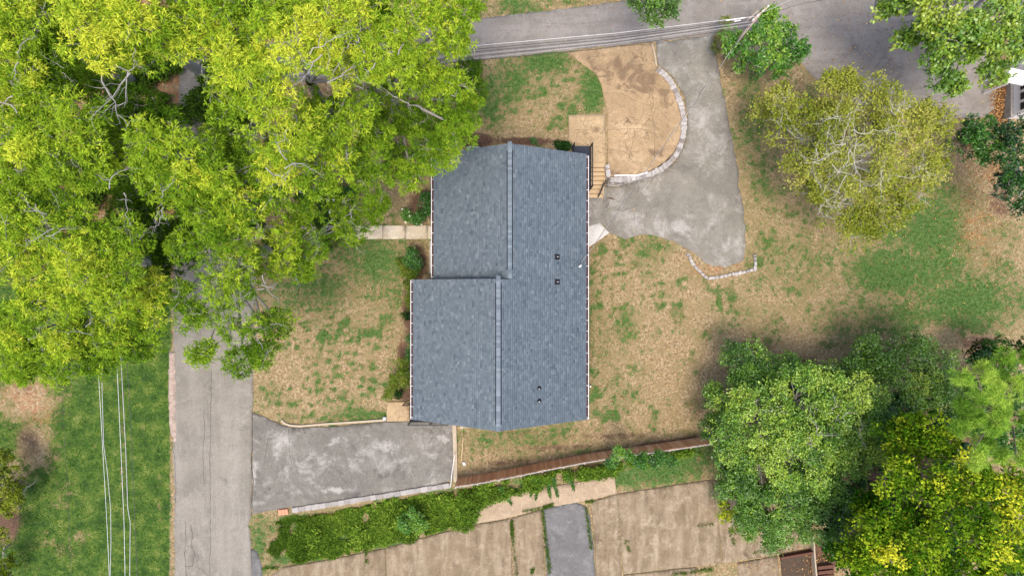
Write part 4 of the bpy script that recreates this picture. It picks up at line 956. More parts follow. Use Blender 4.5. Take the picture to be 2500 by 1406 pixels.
def tree(name, label, cat, base, lobes, sty, mat, bark='bark_pale', trunk=.3, hue=(.5, .18), seed=1, group=None, fill=1.0, clumpf=1.0, shell=.6, twigs=6, twr=.012, over=None, trunk_h=.55, bot=-.25, limbr=1.0, crownname='crown', sides=1.0, **ov):
    """lobes: (u, v, radius px, z centre, [vertical radius / radius])"""
    global TRI
    rs = np.random.RandomState(seed); st = dict(STY[sty]); st.update(ov)
    bx, by, bz = G(*base); root = empty(name, (bx, by, bz)); tag(root, label, cat, group); O = np.array([bx, by, bz])
    lw = []
    for lb in lobes:
        u, v, r, z = lb[:4]; fl = lb[4] if len(lb) > 4 else .45
        x, y, _ = P(u, v, z); Rm = r / F * (H - z); lw.append((np.array([x, y, z]), Rm, Rm * fl))
    C, HB, LH = [], [], []
    for c, Rm, Rz in lw:
        n = max(4, int(clumpf * CF * 1.5 * (Rm / st['rc']) ** 2))
        d = unit(n * 3, rs); d = d[d[:, 2] > bot][:n]; n = len(d)
        rad = rs.uniform(shell, 1.0, n) ** .7
        p = c + d * rad[:, None] * np.array([Rm - st['rc'] * .45, Rm - st['rc'] * .45, Rz])
        C.append(p); HB.append(np.tile(c - np.array([0, 0, Rz * .9]), (n, 1))); LH.append(np.full(n, rs.uniform(-.6, .6)))
    C = np.concatenate(C); HB = np.concatenate(HB); LH = np.concatenate(LH)
    low = gz(C[:, 0], C[:, 1]) + st['rc'] * .35; C[:, 2] = np.maximum(C[:, 2], low)
    # tufts on every clump
    nt_ = np.maximum(3, (fill * st['dens'] * 2 * math.pi * st['rc'] ** 2 * .5 * rs.uniform(.55, 1.35, len(C)))).astype(int)
    ci = np.repeat(np.arange(len(C)), nt_); N = len(ci)
    d = unit(N, rs); d[:, 2] = np.abs(d[:, 2]) * .9 - .12 + .05 * rs.randn(N); d = nz(d)
    rcl = st['rc'] * rs.uniform(.65, 1.3, len(C)); rr = rcl[ci] * rs.uniform(.35, 1.0, N) ** .5
    ang = rs.uniform(0, math.pi, len(C)); el = rs.uniform(.6, 1.0, len(C))      # elongated sprays
    dx = d[:, 0] * np.cos(ang[ci]) + d[:, 1] * np.sin(ang[ci]); dy = -d[:, 0] * np.sin(ang[ci]) + d[:, 1] * np.cos(ang[ci])
    dy *= el[ci]; ex = dx * np.cos(ang[ci]) - dy * np.sin(ang[ci]); ey = dx * np.sin(ang[ci]) + dy * np.cos(ang[ci])
    off = np.stack([ex, ey, d[:, 2] * st['flat']], -1) * rr[:, None]
    T = C[ci] + off; T[:, 2] = np.maximum(T[:, 2], gz(T[:, 0], T[:, 1]) + .04)
    V, Fc = leaves(T, d, st['k'], st['L'], st['W'], rs, st['up'], st['spread'], st['jit'])
    zmin, zmax = C[:, 2].min(), C[:, 2].max()
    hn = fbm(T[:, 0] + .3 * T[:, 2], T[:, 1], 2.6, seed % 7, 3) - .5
    hT = hue[0] + hue[1] * (2.4 * hn + .55 * rs.randn(N) + 1.0 * ((rs.randn(len(C)) * .75 + LH * 1.1)[ci]) + 1.5 * ((T[:, 2] - zmin) / max(.5, zmax - zmin) - .5))  # random leaf tone; height term paints in sunlit yellow tops and shaded interior
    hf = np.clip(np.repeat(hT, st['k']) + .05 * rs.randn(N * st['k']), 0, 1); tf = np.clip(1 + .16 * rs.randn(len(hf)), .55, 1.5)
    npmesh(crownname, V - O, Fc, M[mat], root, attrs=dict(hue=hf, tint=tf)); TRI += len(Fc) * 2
    # wood: trunk, limbs to lobes, branches to clumps, twigs to tufts
    VV, FF = [], []; nv = 0
    def add(V_, F_):
        nonlocal nv
        VV.append(V_); FF.append(F_ + nv); nv += len(V_)
    hubs = np.array([c - np.array([0, 0, rz * .9]) for c, _, rz in lw]); zt = bz + trunk_h * max(.5, hubs[:, 2].max() - bz)
    if trunk:
        fork = O + (hubs.mean(0) - O) * .25; fork[2] = min(zt, hubs[:, 2].min()) if len(hubs) > 1 else hubs[0, 2]
        fork[2] = max(fork[2], bz + .3)
        A = O[None] - [[0, 0, .3]]; Bm = (O + fork)[None] / 2 + rs.randn(1, 3) * [[.1, .1, 0]]
        add(*tubes3(A, Bm, fork[None], trunk, trunk * .7, 10))
        Bm = (fork + hubs) / 2 + rs.randn(len(hubs), 3) * .25 * np.array([1, 1, .5]); add(*tubes3(np.tile(fork, (len(hubs), 1)), Bm, hubs, np.full(len(hubs), trunk * .5 * limbr), np.full(len(hubs), trunk * .22 * limbr), 7))
        tv, tf_ = np.concatenate(VV), np.concatenate(FF); npmesh('trunk', tv - O, tf_, M[bark], root, smooth=True); VV, FF = [], []; nv = 0
    E = C + np.array([0, 0, -.1]); br = max(.012, (trunk or .05) * .2 * limbr)
    Bm = HB * .45 + E * .55 + rs.randn(len(C), 3) * .22 * st['rc'] + np.array([0, 0, .1 * st['rc']])
    add(*tubes3(HB, Bm, E, np.full(len(C), br), np.full(len(C), br * .4), 5))
    if twigs:
        pick = rs.rand(N) < twigs / nt_[ci]; A = E[ci[pick]]; Cc = T[pick] + (d[pick] * .12)
        add(*tubes3(A, (A + Cc) / 2 + rs.randn(len(A), 3) * .09, Cc, twr * 1.5, twr * .6, 3))
    if over:                                                         # bare branches reaching through the crown
        for (u, v, z, cnt, ln, r_) in over:
            o_ = np.array(P(u, v, z)); a0 = rs.uniform(0, 6.28)
            for k in range(cnt):
                an = a0 + 6.28 * k / cnt + rs.uniform(-.8, .8); dirv = np.array([math.cos(an), math.sin(an), rs.uniform(-.05, .3)])
                p0 = o_ + rs.randn(3) * np.array([.3, .3, .1]) * ln * .6; dd = dirv.copy(); rad = r_ * .62; ln_ = ln * .72
                for s_ in range(4):
                    dd = nz(dd + rs.randn(3) * .5 * np.array([1, 1, .5])); p1 = p0 + dd * ln_ * .3; add(*tubes3(p0[None], ((p0 + p1) / 2 + rs.randn(3) * .04)[None], p1[None], rad, rad * .72, 5))
                    for _ in range(2):
                        d2 = nz(dd + rs.randn(3) * .8); p2 = p1 + d2 * ln_ * rs.uniform(.15, .35); add(*tubes3(p1[None], ((p1 + p2) / 2 + rs.randn(3) * .05)[None], p2[None], rad * .5, rad * .22, 4))
                        d3 = nz(d2 + rs.randn(3) * .8); p3 = p2 + d3 * ln_ * .14; add(*tubes3(p2[None], ((p3 + p2) / 2)[None], p3[None], rad * .25, rad * .12, 3))
                    p0 = p1; rad *= .72
    tv, tf_ = np.concatenate(VV), np.concatenate(FF); TRI += len(tf_) * 2
    tag(npmesh('branches', tv - O, tf_, M['twig_white' if over and over[0][3] > 4 else bark], root, smooth=True), kind='stuff')
    return root

gO = 'tall willow oaks over the left half'
def oak(label, base, lobes, seed, hue=(.60, .17), trunk=.36, over=None, **k):
    over = list(over or []) + [(q[0] + rnd.uniform(-.5, .5) * q[2], q[1] + rnd.uniform(-.5, .5) * q[2], q[3] + .5, 1 + int(rnd.random() < .4), rnd.uniform(.9, 1.5), .022) for q in lobes if rnd.random() < .75]
    return tree('willow_oak', label, 'tree', base, lobes, 'oak', 'oak', trunk=trunk, hue=hue, seed=seed, group=gO, clumpf=k.pop('clumpf', 1) * 1.55, over=over, twigs=4, shell=.25, limbr=.6, **k)
oak('tall willow oak, the one reaching over the north-west roof corner', (985, 300), [(1070, 55, 95, 13), (1110, 120, 55, 12), (960, 95, 110, 13.5), (1075, 215, 70, 11), (1110, 300, 60, 10), (1070, 365, 65, 9), (1000, 420, 55, 8.5), (1130, 250, 45, 9), (1010, 160, 55, 12), (975, 265, 50, 8), (1030, 290, 45, 8), (940, 330, 50, 8)], 101, over=[(930, 150, 14, 3, 2.2, .05), (960, 240, 11, 2, 2.0, .045)])
oak('willow oak right of centre in the grove with bare grey limbs above a brown clearing', (820, 300), [(830, 50, 100, 14), (760, 130, 105, 14.5), (880, 190, 70, 13), (700, 40, 95, 14), (930, 20, 80, 13)], 102, over=[(830, 170, 14, 3, 2.6, .06), (790, 150, 15, 2, 2, .05)])
oak('willow oak with the yellowest crown beside the top edge', (640, 220), [(560, 50, 95, 14), (600, 150, 100, 14), (650, 240, 85, 13.5), (480, 110, 80, 14), (560, 250, 70, 12)], 103, hue=(.66, .17))
oak('willow oak with a bright yellow patch at the upper left', (500, 180), [(330, 50, 95, 15), (250, 90, 90, 15), (220, 30, 95, 14.5), (380, 110, 80, 14), (300, 130, 70, 14.5), (430, 30, 80, 14)], 104, hue=(.76, .17), over=[(300, 170, 15, 4, 2.8, .06)])
oak('willow oak filling the top left corner', (330, 200), [(60, 50, 100, 13), (20, 150, 90, 12.5), (100, 160, 80, 12), (150, 100, 70, 11.5), (60, 260, 90, 12)], 105, hue=(.52, .18), over=[(40, 150, 14, 2, 1.6, .04)])
oak('green willow oak at the left with a grey trunk showing', (480, 400), [(190, 300, 85, 12.5), (110, 370, 90, 12.5), (210, 400, 80, 12), (60, 450, 90, 12), (300, 360, 70, 11), (30, 340, 60, 12)], 106, hue=(.56, .16), over=[(40, 270, 13, 2, 1.8, .05), (110, 500, 13, 2, 1.6, .04)])
oak('willow oak at the middle of the grove, greenest crown', (650, 440), [(420, 340, 90, 12), (500, 400, 95, 12), (420, 450, 90, 11.5), (560, 330, 70, 11), (590, 430, 80, 11), (500, 500, 80, 11), (350, 270, 60, 10)], 107, hue=(.47, .17), over=[(270, 460, 13, 2, 1.7, .045), (410, 500, 12.5, 3, 1.4, .035)])
oak('willow oak with bright sprays just left of the front walk', (790, 420), [(700, 330, 80, 13), (690, 420, 75, 12), (780, 330, 70, 12), (830, 380, 65, 11), (870, 280, 60, 11.5), (760, 450, 60, 11), (920, 360, 60, 10), (900, 430, 55, 9.5), (880, 140, 40, 11), (660, 470, 50, 11)], 108, hue=(.64, .15), over=[(680, 390, 14, 3, 1.8, .045)])
oak('willow oak at the left edge with yellow crown over the verge', (380, 640), [(70, 540, 95, 12), (190, 560, 95, 11.5), (60, 650, 95, 11.5), (200, 660, 90, 11.5), (300, 600, 90, 11), (280, 690, 80, 11), (120, 740, 90, 11)], 109, hue=(.66, .16), over=[(130, 560, 13, 2, 1.5, .04)])
oak('willow oak with the lowest branches hanging over the power lines', (360, 760), [(60, 810, 90, 9), (170, 830, 90, 9), (270, 810, 80, 9), (350, 770, 65, 9), (360, 850, 50, 8.5), (150, 905, 45, 8.5), (60, 880, 70, 8.5), (250, 870, 60, 8.5), (350, 700, 60, 9.5)], 110, hue=(.58, .16), over=[(80, 800, 10, 2, 1.4, .035), (215, 810, 10, 2, 1.4, .035)])
oak('willow oak leaning over the road with sparse lower sprays', (655, 610), [(540, 560, 80, 11), (610, 520, 80, 11), (470, 610, 70, 10), (600, 610, 60, 10), (540, 690, 60, 9.5), (600, 700, 55, 9), (470, 770, 38, 9), (560, 790, 40, 9), (640, 800, 40, 9), (500, 860, 26, 9), (590, 880, 22, 9), (650, 860, 28, 9), (680, 790, 22, 8.5), (440, 720, 30, 9)], 111, hue=(.50, .15), fill=.85, clumpf=.85, over=[(630, 690, 9.5, 3, 1.8, .05), (560, 660, 10, 3, 1.6, .04)])
oak('small willow oak by the front walk with low green sprays', (790, 600), [(690, 580, 60, 8), (750, 540, 55, 7.5), (770, 600, 50, 7), (860, 560, 40, 6.5), (900, 530, 40, 6), (700, 650, 45, 7.5), (840, 500, 35, 6), (640, 640, 40, 8), (740, 660, 20, 7), (920, 500, 20, 6)], 112, hue=(.50, .14), trunk=.22, fill=.85, over=[(850, 530, 6.5, 2, 1.8, .04)])
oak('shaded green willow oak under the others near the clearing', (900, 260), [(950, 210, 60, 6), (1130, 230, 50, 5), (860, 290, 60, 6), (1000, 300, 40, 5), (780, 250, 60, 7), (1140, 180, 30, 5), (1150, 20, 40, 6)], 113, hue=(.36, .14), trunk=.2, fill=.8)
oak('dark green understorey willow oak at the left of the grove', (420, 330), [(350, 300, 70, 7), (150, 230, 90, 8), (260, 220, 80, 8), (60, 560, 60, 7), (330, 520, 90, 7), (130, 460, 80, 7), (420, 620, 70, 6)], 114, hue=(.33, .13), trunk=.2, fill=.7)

tree('thinning_tree', 'round olive-yellow tree with bleached bare branches on the east lawn', 'tree', (1975, 425),
     [(1930, 290, 85, 4.6), (1880, 270, 45, 3.2), (2040, 230, 75, 5), (2150, 260, 85, 5.4), (2230, 330, 80, 4.6), (2270, 290, 45, 4), (2210, 440, 80, 4.4), (2280, 390, 40, 4), (2090, 370, 130, 6.0), (1990, 400, 85, 5), (2060, 490, 80, 4.4), (2150, 500, 75, 4.2), (2100, 560, 45, 3), (1970, 470, 45, 3.4), (2060, 205, 26, 5)],
     'olive', 'olive', trunk=.26, hue=(.66, .15), seed=201, twigs=9, twr=.011, bark='twig_white', over=[(2065, 375, 8.2, 9, 2.6, 0.031), (1995, 370, 7.8, 6, 1.8, 0.025), (2010, 480, 6.8, 6, 1.6, 0.022), (2190, 290, 7.6, 7, 1.6, 0.022), (2150, 430, 7.2, 6, 1.7, 0.022), (2040, 290, 8.0, 6, 1.6, 0.022), (1920, 310, 6.4, 5, 1.2, 0.017), (2250, 400, 6.2, 5, 1.4, 0.019)])
tree('shade_tree', 'deep green broadleaf tree overhanging the asphalt at the top right corner', 'tree', (2380, -30),
     [(2150, 5, 45, 6), (2230, 25, 65, 7), (2320, 40, 85, 8), (2420, 40, 95, 8), (2490, 100, 60, 7), (2280, 110, 60, 6.5), (2370, 130, 70, 6.5), (2300, 175, 38, 5.5), (2420, 170, 35, 5.5), (2330, 205, 18, 5), (2210, 95, 25, 6), (2450, -40, 90, 8)], 'broad', 'broad', trunk=.3, hue=(.78, .17), seed=202, twigs=3, clumpf=1.0)
tree('shade_tree', 'green broadleaf branch tip reaching over the upper road from the top edge', 'tree', (1600, -60),
     [(1615, 0, 42, 7), (1590, -40, 60, 8), (1630, 25, 22, 6.5), (1598, 38, 12, 6.3), (1560, 5, 10, 6.5), (1650, -50, 60, 8)], 'broad', 'broad', trunk=.25, hue=(.45, .15), seed=203, twigs=3, fill=.9, L=.16, W=.09)
tree('roadside_shrub', 'big bright green shrub at the foot of the utility pole', 'shrub', (1850, 130),
     [(1875, 75, 45, 2.6), (1925, 110, 48, 2.4), (1860, 125, 60, 3.2), (1900, 150, 40, 2.0), (1815, 140, 34, 1.8), (1840, 165, 28, 1.4), (1950, 130, 26, 2), (1880, 35, 12, 3.2), (1790, 95, 26, 2.4), (1785, 130, 26, 2.2)], 'bush', 'bush', trunk=.07, hue=(.74, .17), seed=204, twigs=3)
tree('roadside_shrub', 'thin yellow-green weedy shrub left of the pole with bare twigs', 'shrub', (1780, 105), [(1765, 95, 22, .9), (1790, 120, 22, .8), (1752, 120, 14, .6), (1770, 60, 14, 1.5)], 'hedge', 'olive', trunk=.04, hue=(.45, .2), seed=205, fill=.5, over=[(1810, 105, 2.6, 3, .8, .018)])
tree('evergreen_shrub', 'spreading dark green shrub at the east edge, upper one', 'shrub', (2400, 345), [(2395, 330, 50, 2.4), (2360, 350, 32, 1.8), (2430, 370, 45, 2.6), (2370, 305, 24, 2)], 'bush', 'bush', trunk=.07, hue=(.38, .14), seed=206, twigs=2)
tree('evergreen_shrub', 'dark green tree crown on the right edge below the white building', 'tree', (2440, 430), [(2470, 330, 45, 3), (2480, 400, 60, 3.6), (2460, 450, 40, 3), (2490, 500, 34, 2.6)], 'bush', 'bush', trunk=.1, hue=(.16, .12), seed=207, twigs=3)
tree('hackberry_tree', 'large fresh green small-leaved tree at the east end of the board fence', 'tree', (1860, 1010),
     [(1815, 885, 66, 1.7), (1845, 935, 68, 2.0), (1775, 985, 60, 1.9), (1905, 925, 68, 2.0), (1960, 985, 98, 3.7), (2060, 990, 95, 3.7), (2130, 1060, 75, 3.6), (1860, 1030, 100, 3.5), (1790, 1080, 60, 3.4), (1950, 1110, 110, 4.2), (2060, 1110, 75, 3.6), (1870, 1150, 85, 3.1), (2140, 1000, 40, 3.1), (2000, 905, 45, 2.0), (1735, 1030, 34, 1.6), (1740, 960, 22, 1.4), (2070, 920, 40, 2.2), (2160, 1110, 50, 3.2), (2020, 1190, 70, 3.2), (1930, 1200, 70, 3.0)],
     'hack', 'hack', trunk=.24, hue=(.60, .20), seed=208, twigs=3, over=[(2050, 1010, 5.9, 3, 1.4, .035), (1985, 1060, 5.9, 3, 1.2, .035), (1900, 1000, 5.2, 2, 1.1, .03), (2100, 1060, 5.3, 2, 1.1, .03)])
tree('hackberry_tree', 'lower duller green tree draped over the parking lot edge', 'tree', (1840, 1180),
     [(1790, 1180, 50, 2.0), (1805, 1215, 55, 2.2), (1870, 1225, 85, 2.6), (2030, 1270, 60, 3), (1960, 1200, 80, 3.4), (1840, 1280, 40, 2), (1900, 1290, 45, 2), (1970, 1270, 50, 2.4), (1885, 1320, 16, 1.4)], 'hack', 'hack', trunk=.12, hue=(.45, .13), seed=209, twigs=2)
tree('understorey_tree', 'mid green leafy tree between the large tree and the pine', 'tree', (2120, 880),
     [(2150, 865, 66, 1.8), (2215, 855, 60, 2.0), (2275, 900, 66, 2.2), (2200, 925, 80, 2.7), (2330, 930, 40, 2.0), (2120, 920, 40, 2.2), (2270, 970, 55, 2.7), (2300, 1010, 45, 2.2)], 'hack', 'broad', trunk=.14, hue=(.50, .17), seed=210, twigs=3, L=.15, W=.08)
tree('pine_tree', 'soft pale green long-needled pine at the right edge', 'pine tree', (2260, 950),
     [(2390, 904, 26, 9.9, .5), (2445, 883, 30, 8.7, .5), (2426, 960, 30, 11.4, .5), (2344, 996, 22, 9.1, .5), (2407, 1079, 30, 9.0, .5), (2441, 1111, 26, 9.4, .5), (2500, 877, 22, 9.0, .5), (2480, 940, 30, 10.0, .5), (2345, 918, 22, 11.1, .5), (2388, 1017, 22, 8.9, .5), (2341, 1038, 22, 9.3, .5), (2382, 972, 30, 9.6, .5), (2494, 1121, 30, 10.6, .5), (2503, 1081, 22, 8.5, .5), (2441, 998, 26, 8.8, .5), (2379, 1115, 26, 11.4, .5), (2423, 1042, 26, 10.9, .5), (2504, 1020, 26, 8.5, .5), (2428, 920, 22, 8.5, .5)],
     'pine', 'pine', trunk=.11, bark='bark_dark', hue=(.62, .17), seed=211, twigs=1, shell=.05, clumpf=.62, rc=.42, flat=.9, dens=20, L=.26, W=.02, spread=1.3, k=40)
tree('golden_tree', 'big golden-green tree filling the bottom right corner', 'tree', (2110, 1170),
     [(2250, 1050, 45, 7), (2290, 1100, 55, 7.5), (2180, 1180, 65, 8), (2270, 1200, 75, 8.5), (2360, 1170, 70, 8.5), (2440, 1200, 80, 8.5), (2150, 1270, 60, 7.5), (2230, 1300, 75, 8), (2330, 1290, 80, 9), (2430, 1310, 85, 9), (2140, 1370, 70, 7), (2240, 1390, 80, 7.5), (2350, 1400, 80, 8), (2460, 1400, 80, 8), (2210, 1110, 55, 6.5), (2120, 1220, 60, 6), (2090, 1320, 65, 6), (2060, 1385, 55, 5), (2190, 1050, 40, 6)],
     'gold', 'gold', trunk=.26, bark='bark_dark', hue=(.46, .22), seed=212, twigs=3)
tree('understorey_tree', 'dark green shrub peeping out behind the pine', 'shrub', (2390, 850), [(2400, 850, 30, 1.6), (2440, 845, 30, 1.6), (2375, 870, 22, 1.4), (2490, 850, 24, 1.6)], 'bush', 'dark', trunk=.06, hue=(.5, .3), seed=213, twigs=1)
tree('understorey_tree', 'deep green thicket in shade between the large tree and the golden tree', 'shrub', (2120, 1110), [(2180, 1010, 60, 2.5), (2170, 1090, 60, 2.5), (2060, 1250, 60, 2.5), (2050, 1310, 50, 2), (2300, 1010, 60, 2.5), (2330, 1110, 60, 3), (2080, 1210, 60, 3), (2420, 930, 70, 2.5), (2450, 1040, 80, 2.5), (2380, 1000, 60, 2), (2240, 1250, 90, 3), (2380, 1260, 100, 3), (2450, 1370, 80, 3), (2250, 1370, 90, 3)], 'bush', 'bush', trunk=.08, bark='bark_dark', hue=(.35, .15), seed=214, twigs=1, L=.2, W=.1)
tree('young_shrub', 'yellow-green shrub sprawling onto the parking lot below the trees', 'shrub', (1785, 1255), [(1778, 1250, 24, .9), (1800, 1280, 24, .8), (1830, 1290, 18, .8), (1768, 1225, 12, .8)], 'hedge', 'gold', trunk=.03, hue=(.62, .16), seed=215, L=.12, W=.07, fill=.7)
tree('lawn_shrub', 'olive leafy shrub at the left edge, upper one', 'shrub', (40, 1190), [(22, 1180, 46, 2.2), (46, 1200, 32, 1.8), (10, 1235, 34, 1.6), (5, 1125, 30, 1.6), (15, 1205, 40, 1.5)], 'hedge', 'olive', trunk=.07, hue=(.38, .17), seed=216, fill=.8, L=.12, W=.08, over=[(66, 1190, 2.2, 2, .8, .02)])
tree('lawn_shrub', 'olive leafy shrub at the left edge near the bottom corner', 'shrub', (20, 1330), [(8, 1320, 32, 1.6), (15, 1370, 26, 1.4), (20, 1402, 24, 1.2)], 'hedge', 'olive', trunk=.05, hue=(.32, .15), seed=217, fill=.8, L=.12, W=.08)
HS = [('dark green rounded bush against the west wall north of the front walk', (1040, 500), [(1042, 495, 22, .8), (1038, 518, 16, .6)], 'bush', 'bush', (.35, .12), {}),
      ('small white-flowered plant beside the front walk, left one', (992, 524), [(990, 520, 11, .4), (997, 531, 8, .3)], 'bush', 'bush', (.75, .15), dict(L=.11)),
      ('small white-flowered plant beside the front walk, right one', (1022, 534), [(1024, 528, 10, .4), (1016, 540, 6, .3)], 'bush', 'bush', (.68, .15), dict(L=.11)),
      ('round blue-green bush south of the front walk', (1010, 635), [(1008, 628, 22, 1.0), (1016, 645, 20, .9), (1005, 610, 12, .8)], 'hedge', 'bush', (.38, .12), {}),
      ('small orange-flowered plant next to the round blue-green bush', (986, 650), [(984, 646, 10, .4), (990, 660, 8, .35), (978, 640, 6, .3)], 'hedge', 'hedge', (.6, .15), {}),
      ('low olive hedge bush by the wall where the roof steps out', (1000, 700), [(1000, 685, 13, .9), (1001, 705, 12, .9), (1003, 725, 11, .9), (996, 670, 12, .8), (1015, 662, 12, .8), (1003, 745, 9, .7)], 'hedge', 'hedge', (.42, .15), {}),
      ('small round dark boxwood alone against the west wall', (992, 771), [(992, 771, 9, .45, .9)], 'hedge', 'dark', (.4, .3), dict(rc=.25)),
      ('dark green bush half hidden under the west gutter', (1002, 860), [(1003, 855, 15, .9), (1004, 875, 10, .8), (1006, 826, 6, .6)], 'hedge', 'bush', (.3, .15), {}),
      ('large olive green hedge bush south along the west wall', (985, 910), [(985, 890, 18, 1.0), (998, 905, 18, 1.1), (975, 920, 18, .9), (997, 935, 16, .9), (985, 925, 18, 1.0)], 'hedge', 'hedge', (.50, .16), {}),
      ('paler hedge bush in front of the olive hedge by the side porch', (957, 950), [(955, 950, 14, .7), (963, 935, 13, .7), (950, 965, 8, .5)], 'hedge', 'hedge', (.62, .16), {}),
      ('small round dark boxwood next to the paler hedge bush', (971, 960), [(971, 960, 9, .5, .9)], 'hedge', 'dark', (.4, .3), dict(rc=.25)),
      ('round bright green bush in the weedy strip below the block wall', (1005, 1272), [(1005, 1268, 30, .0), (990, 1280, 20, -.2), (1020, 1280, 22, -.2)], 'bush', 'bush', (.85, .12), dict(L=.12)),
      ('tiny green seedling under the north gable', (1302, 346), [(1302, 344, 6, .3)], 'bush', 'bush', (.6, .1), dict(rc=.2, L=.1)),
      ('dark low shrub at the north-east gable beside the deck', (1372, 357), [(1366, 356, 12, .4), (1383, 358, 8, .4)], 'bush', 'dark', (.6, .3), dict(rc=.3)),
      ('green vine mound spilling over the fence top', (1520, 1110), [(1512, 1104, 16, 1.4), (1535, 1112, 14, 1.2), (1560, 1125, 18, .6), (1600, 1118, 18, .6), (1490, 1120, 18, .6)], 'bush', 'bush', (.62, .15), dict(L=.14)),
      ('dark green shrub with a dead brown patch behind the fence', (1590, 1118), [(1575, 1112, 14, .5), (1620, 1108, 16, .6), (1640, 1125, 12, .3)], 'bush', 'bush', (.4, .2), dict(L=.13))]
for i, (lb, b_, lo, sty, mt, hu, ov) in enumerate(HS):
    lo = [tuple(l[:3]) + (l[3],) + ((l[4],) if len(l) > 4 else (.55,)) for l in lo]
    ov2 = dict(rc=.3); ov2.update(ov)
    ov2['dens'] = 60 if sty == 'hedge' else 45
    if 'L' not in ov2 and sty == 'bush': ov2['L'] = .13; 
    if sty == 'bush': ov2['W'] = ov2['L'] * .55
    tree('garden_shrub', lb, 'shrub', b_, lo, sty, mt, trunk=.02, hue=hu, seed=300 + i, twigs=2, twr=.006, crownname='foliage', **ov2)

# flowers (parts would be tiny: one small thing each)
def dots(name, label, cat, centres, mat, r=.05):
    m = MB()
    for (u, v, z) in centres:
        p = P(u, v, z)
        for k in range(5):
            a_ = k * 1.256; q = (p[0] + math.cos(a_) * r * .7, p[1] + math.sin(a_) * r * .7, p[2]); m.tube([q, (q[0], q[1], q[2] + .015)], [r * .55, r * .4], 6)
    return tag(m.build(name, mat, None), label, cat)
dots('blossoms', 'white blossoms on the small plants beside the front walk', 'flowers', [(982, 511, .6), (998, 517, .6), (1003, 536, .4), (1018, 546, .35), (1029, 548, .3), (1033, 520, .5), (1000, 528, .55), (990, 543, .3)], M['flower'], .05)
dots('blossoms', 'tiny orange-yellow blossoms near the round blue-green bush', 'flowers', [(980, 650, .5), (984, 658, .5), (992, 652, .5), (977, 642, .5), (1018, 662, .8), (988, 662, .4), (996, 664, .5)], M['petal_y'], .04)
dots('blossoms', 'red blossoms in the shrubs under the oaks', 'flowers', [(752, 500, 1.0), (760, 505, 1.0), (776, 515, .9)], M['petal_r'], .06)
dots('blossoms', 'white flower heads glimpsed under the small oak', 'flowers', [(808, 512, 1.0), (814, 515, 1.0), (800, 489, .9), (814, 489, .9), (782, 484, .9), (806, 518, 1)], M['flower'], .09)

# ------------------------------------------------------------------ ground cover, grass, litter
def cover(name, poly, n, hgt, Ln, W, hue, seed, mat='cover', hs=.16, thr=None):
    rs = np.random.RandomState(seed); A = np.array(poly); lo, hi = A.min(0), A.max(0)
    u = rs.uniform(lo[0], hi[0], n); v = rs.uniform(lo[1], hi[1], n); ok = inpoly(u + 14 * (vnoise(u, v, 22, 3) - .5), v + 14 * (vnoise(u, v, 22, 4) - .5), poly); u, v = u[ok], v[ok]
    z = np.zeros(len(u))
    for _ in range(5): x = (u - 1250) / F * (H - z); y = (703 - v) / F * (H - z); z = gz(x, y)
    mound = fbm(x, y, 1.1, seed % 9, 3)
    if thr is not None: k_ = mound > thr; x, y, z, mound = x[k_], y[k_], z[k_], mound[k_]
    h = hgt * (mound ** 1.3) * rs.uniform(.5, 1.1, len(x)); T = np.stack([x, y, z + .02 + h], -1)
    k = 5; V, Fc = leaves(T, np.tile([0, 0, 1.], (len(T), 1)), k, Ln, W, rs, .9, 1.1, Ln * .35)
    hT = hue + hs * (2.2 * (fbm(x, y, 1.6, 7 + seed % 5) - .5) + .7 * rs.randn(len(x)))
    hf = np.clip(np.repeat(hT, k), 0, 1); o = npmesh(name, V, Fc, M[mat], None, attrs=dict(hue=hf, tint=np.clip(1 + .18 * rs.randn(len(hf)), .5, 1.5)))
    global TRI; TRI += len(Fc) * 2
    return tag(o, kind='stuff')
o = cover('ground_cover', [(742, 1262), (860, 1240), (1000, 1213), (1100, 1200), (1115, 1250), (1140, 1270), (1060, 1300), (900, 1338), (740, 1372), (700, 1352), (720, 1300)], 17000, .30, .12, .07, .58, 41, hs=.27, thr=.30); tag(o, 'dense weedy green ground cover below the block wall', 'ground cover')
o = cover('ground_cover', [(742, 1262), (860, 1240), (1000, 1213), (1100, 1200), (1115, 1250), (1080, 1290), (900, 1325), (760, 1350)], 3500, .55, .19, .11, .78, 47, hs=.2, thr=.52); tag(o, 'taller light green weeds standing in the green strip', 'ground cover')
o = cover('ground_cover', [(618, 1268), (760, 1255), (760, 1300), (715, 1320), (720, 1378), (690, 1378), (640, 1330), (612, 1330)], 5000, .22, .10, .05, .42, 46, thr=.47); tag(o, 'sparse weeds at the road end of the green strip', 'ground cover')
o = cover('ground_cover', [(1125, 1185), (1300, 1158), (1500, 1128), (1700, 1092), (1715, 1105), (1600, 1128), (1505, 1140), (1500, 1160), (1400, 1165), (1330, 1178), (1300, 1195), (1230, 1205), (1180, 1235), (1150, 1290), (1100, 1290), (1110, 1230)], 16000, 1.0, .15, .09, .6, 42, thr=.3); tag(o, 'climbing green vines along the back of the board fence', 'ground cover')
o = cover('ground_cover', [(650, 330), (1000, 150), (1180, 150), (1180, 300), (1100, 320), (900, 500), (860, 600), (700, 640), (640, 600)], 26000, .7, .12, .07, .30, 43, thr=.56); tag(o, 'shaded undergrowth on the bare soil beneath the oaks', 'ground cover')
o = cover('ground_cover', [(0, 0), (640, 0), (640, 560), (400, 650), (0, 650)], 26000, 1.2, .22, .12, .30, 44, thr=.45); tag(o, 'dark green underbrush in the shade of the left grove', 'ground cover')
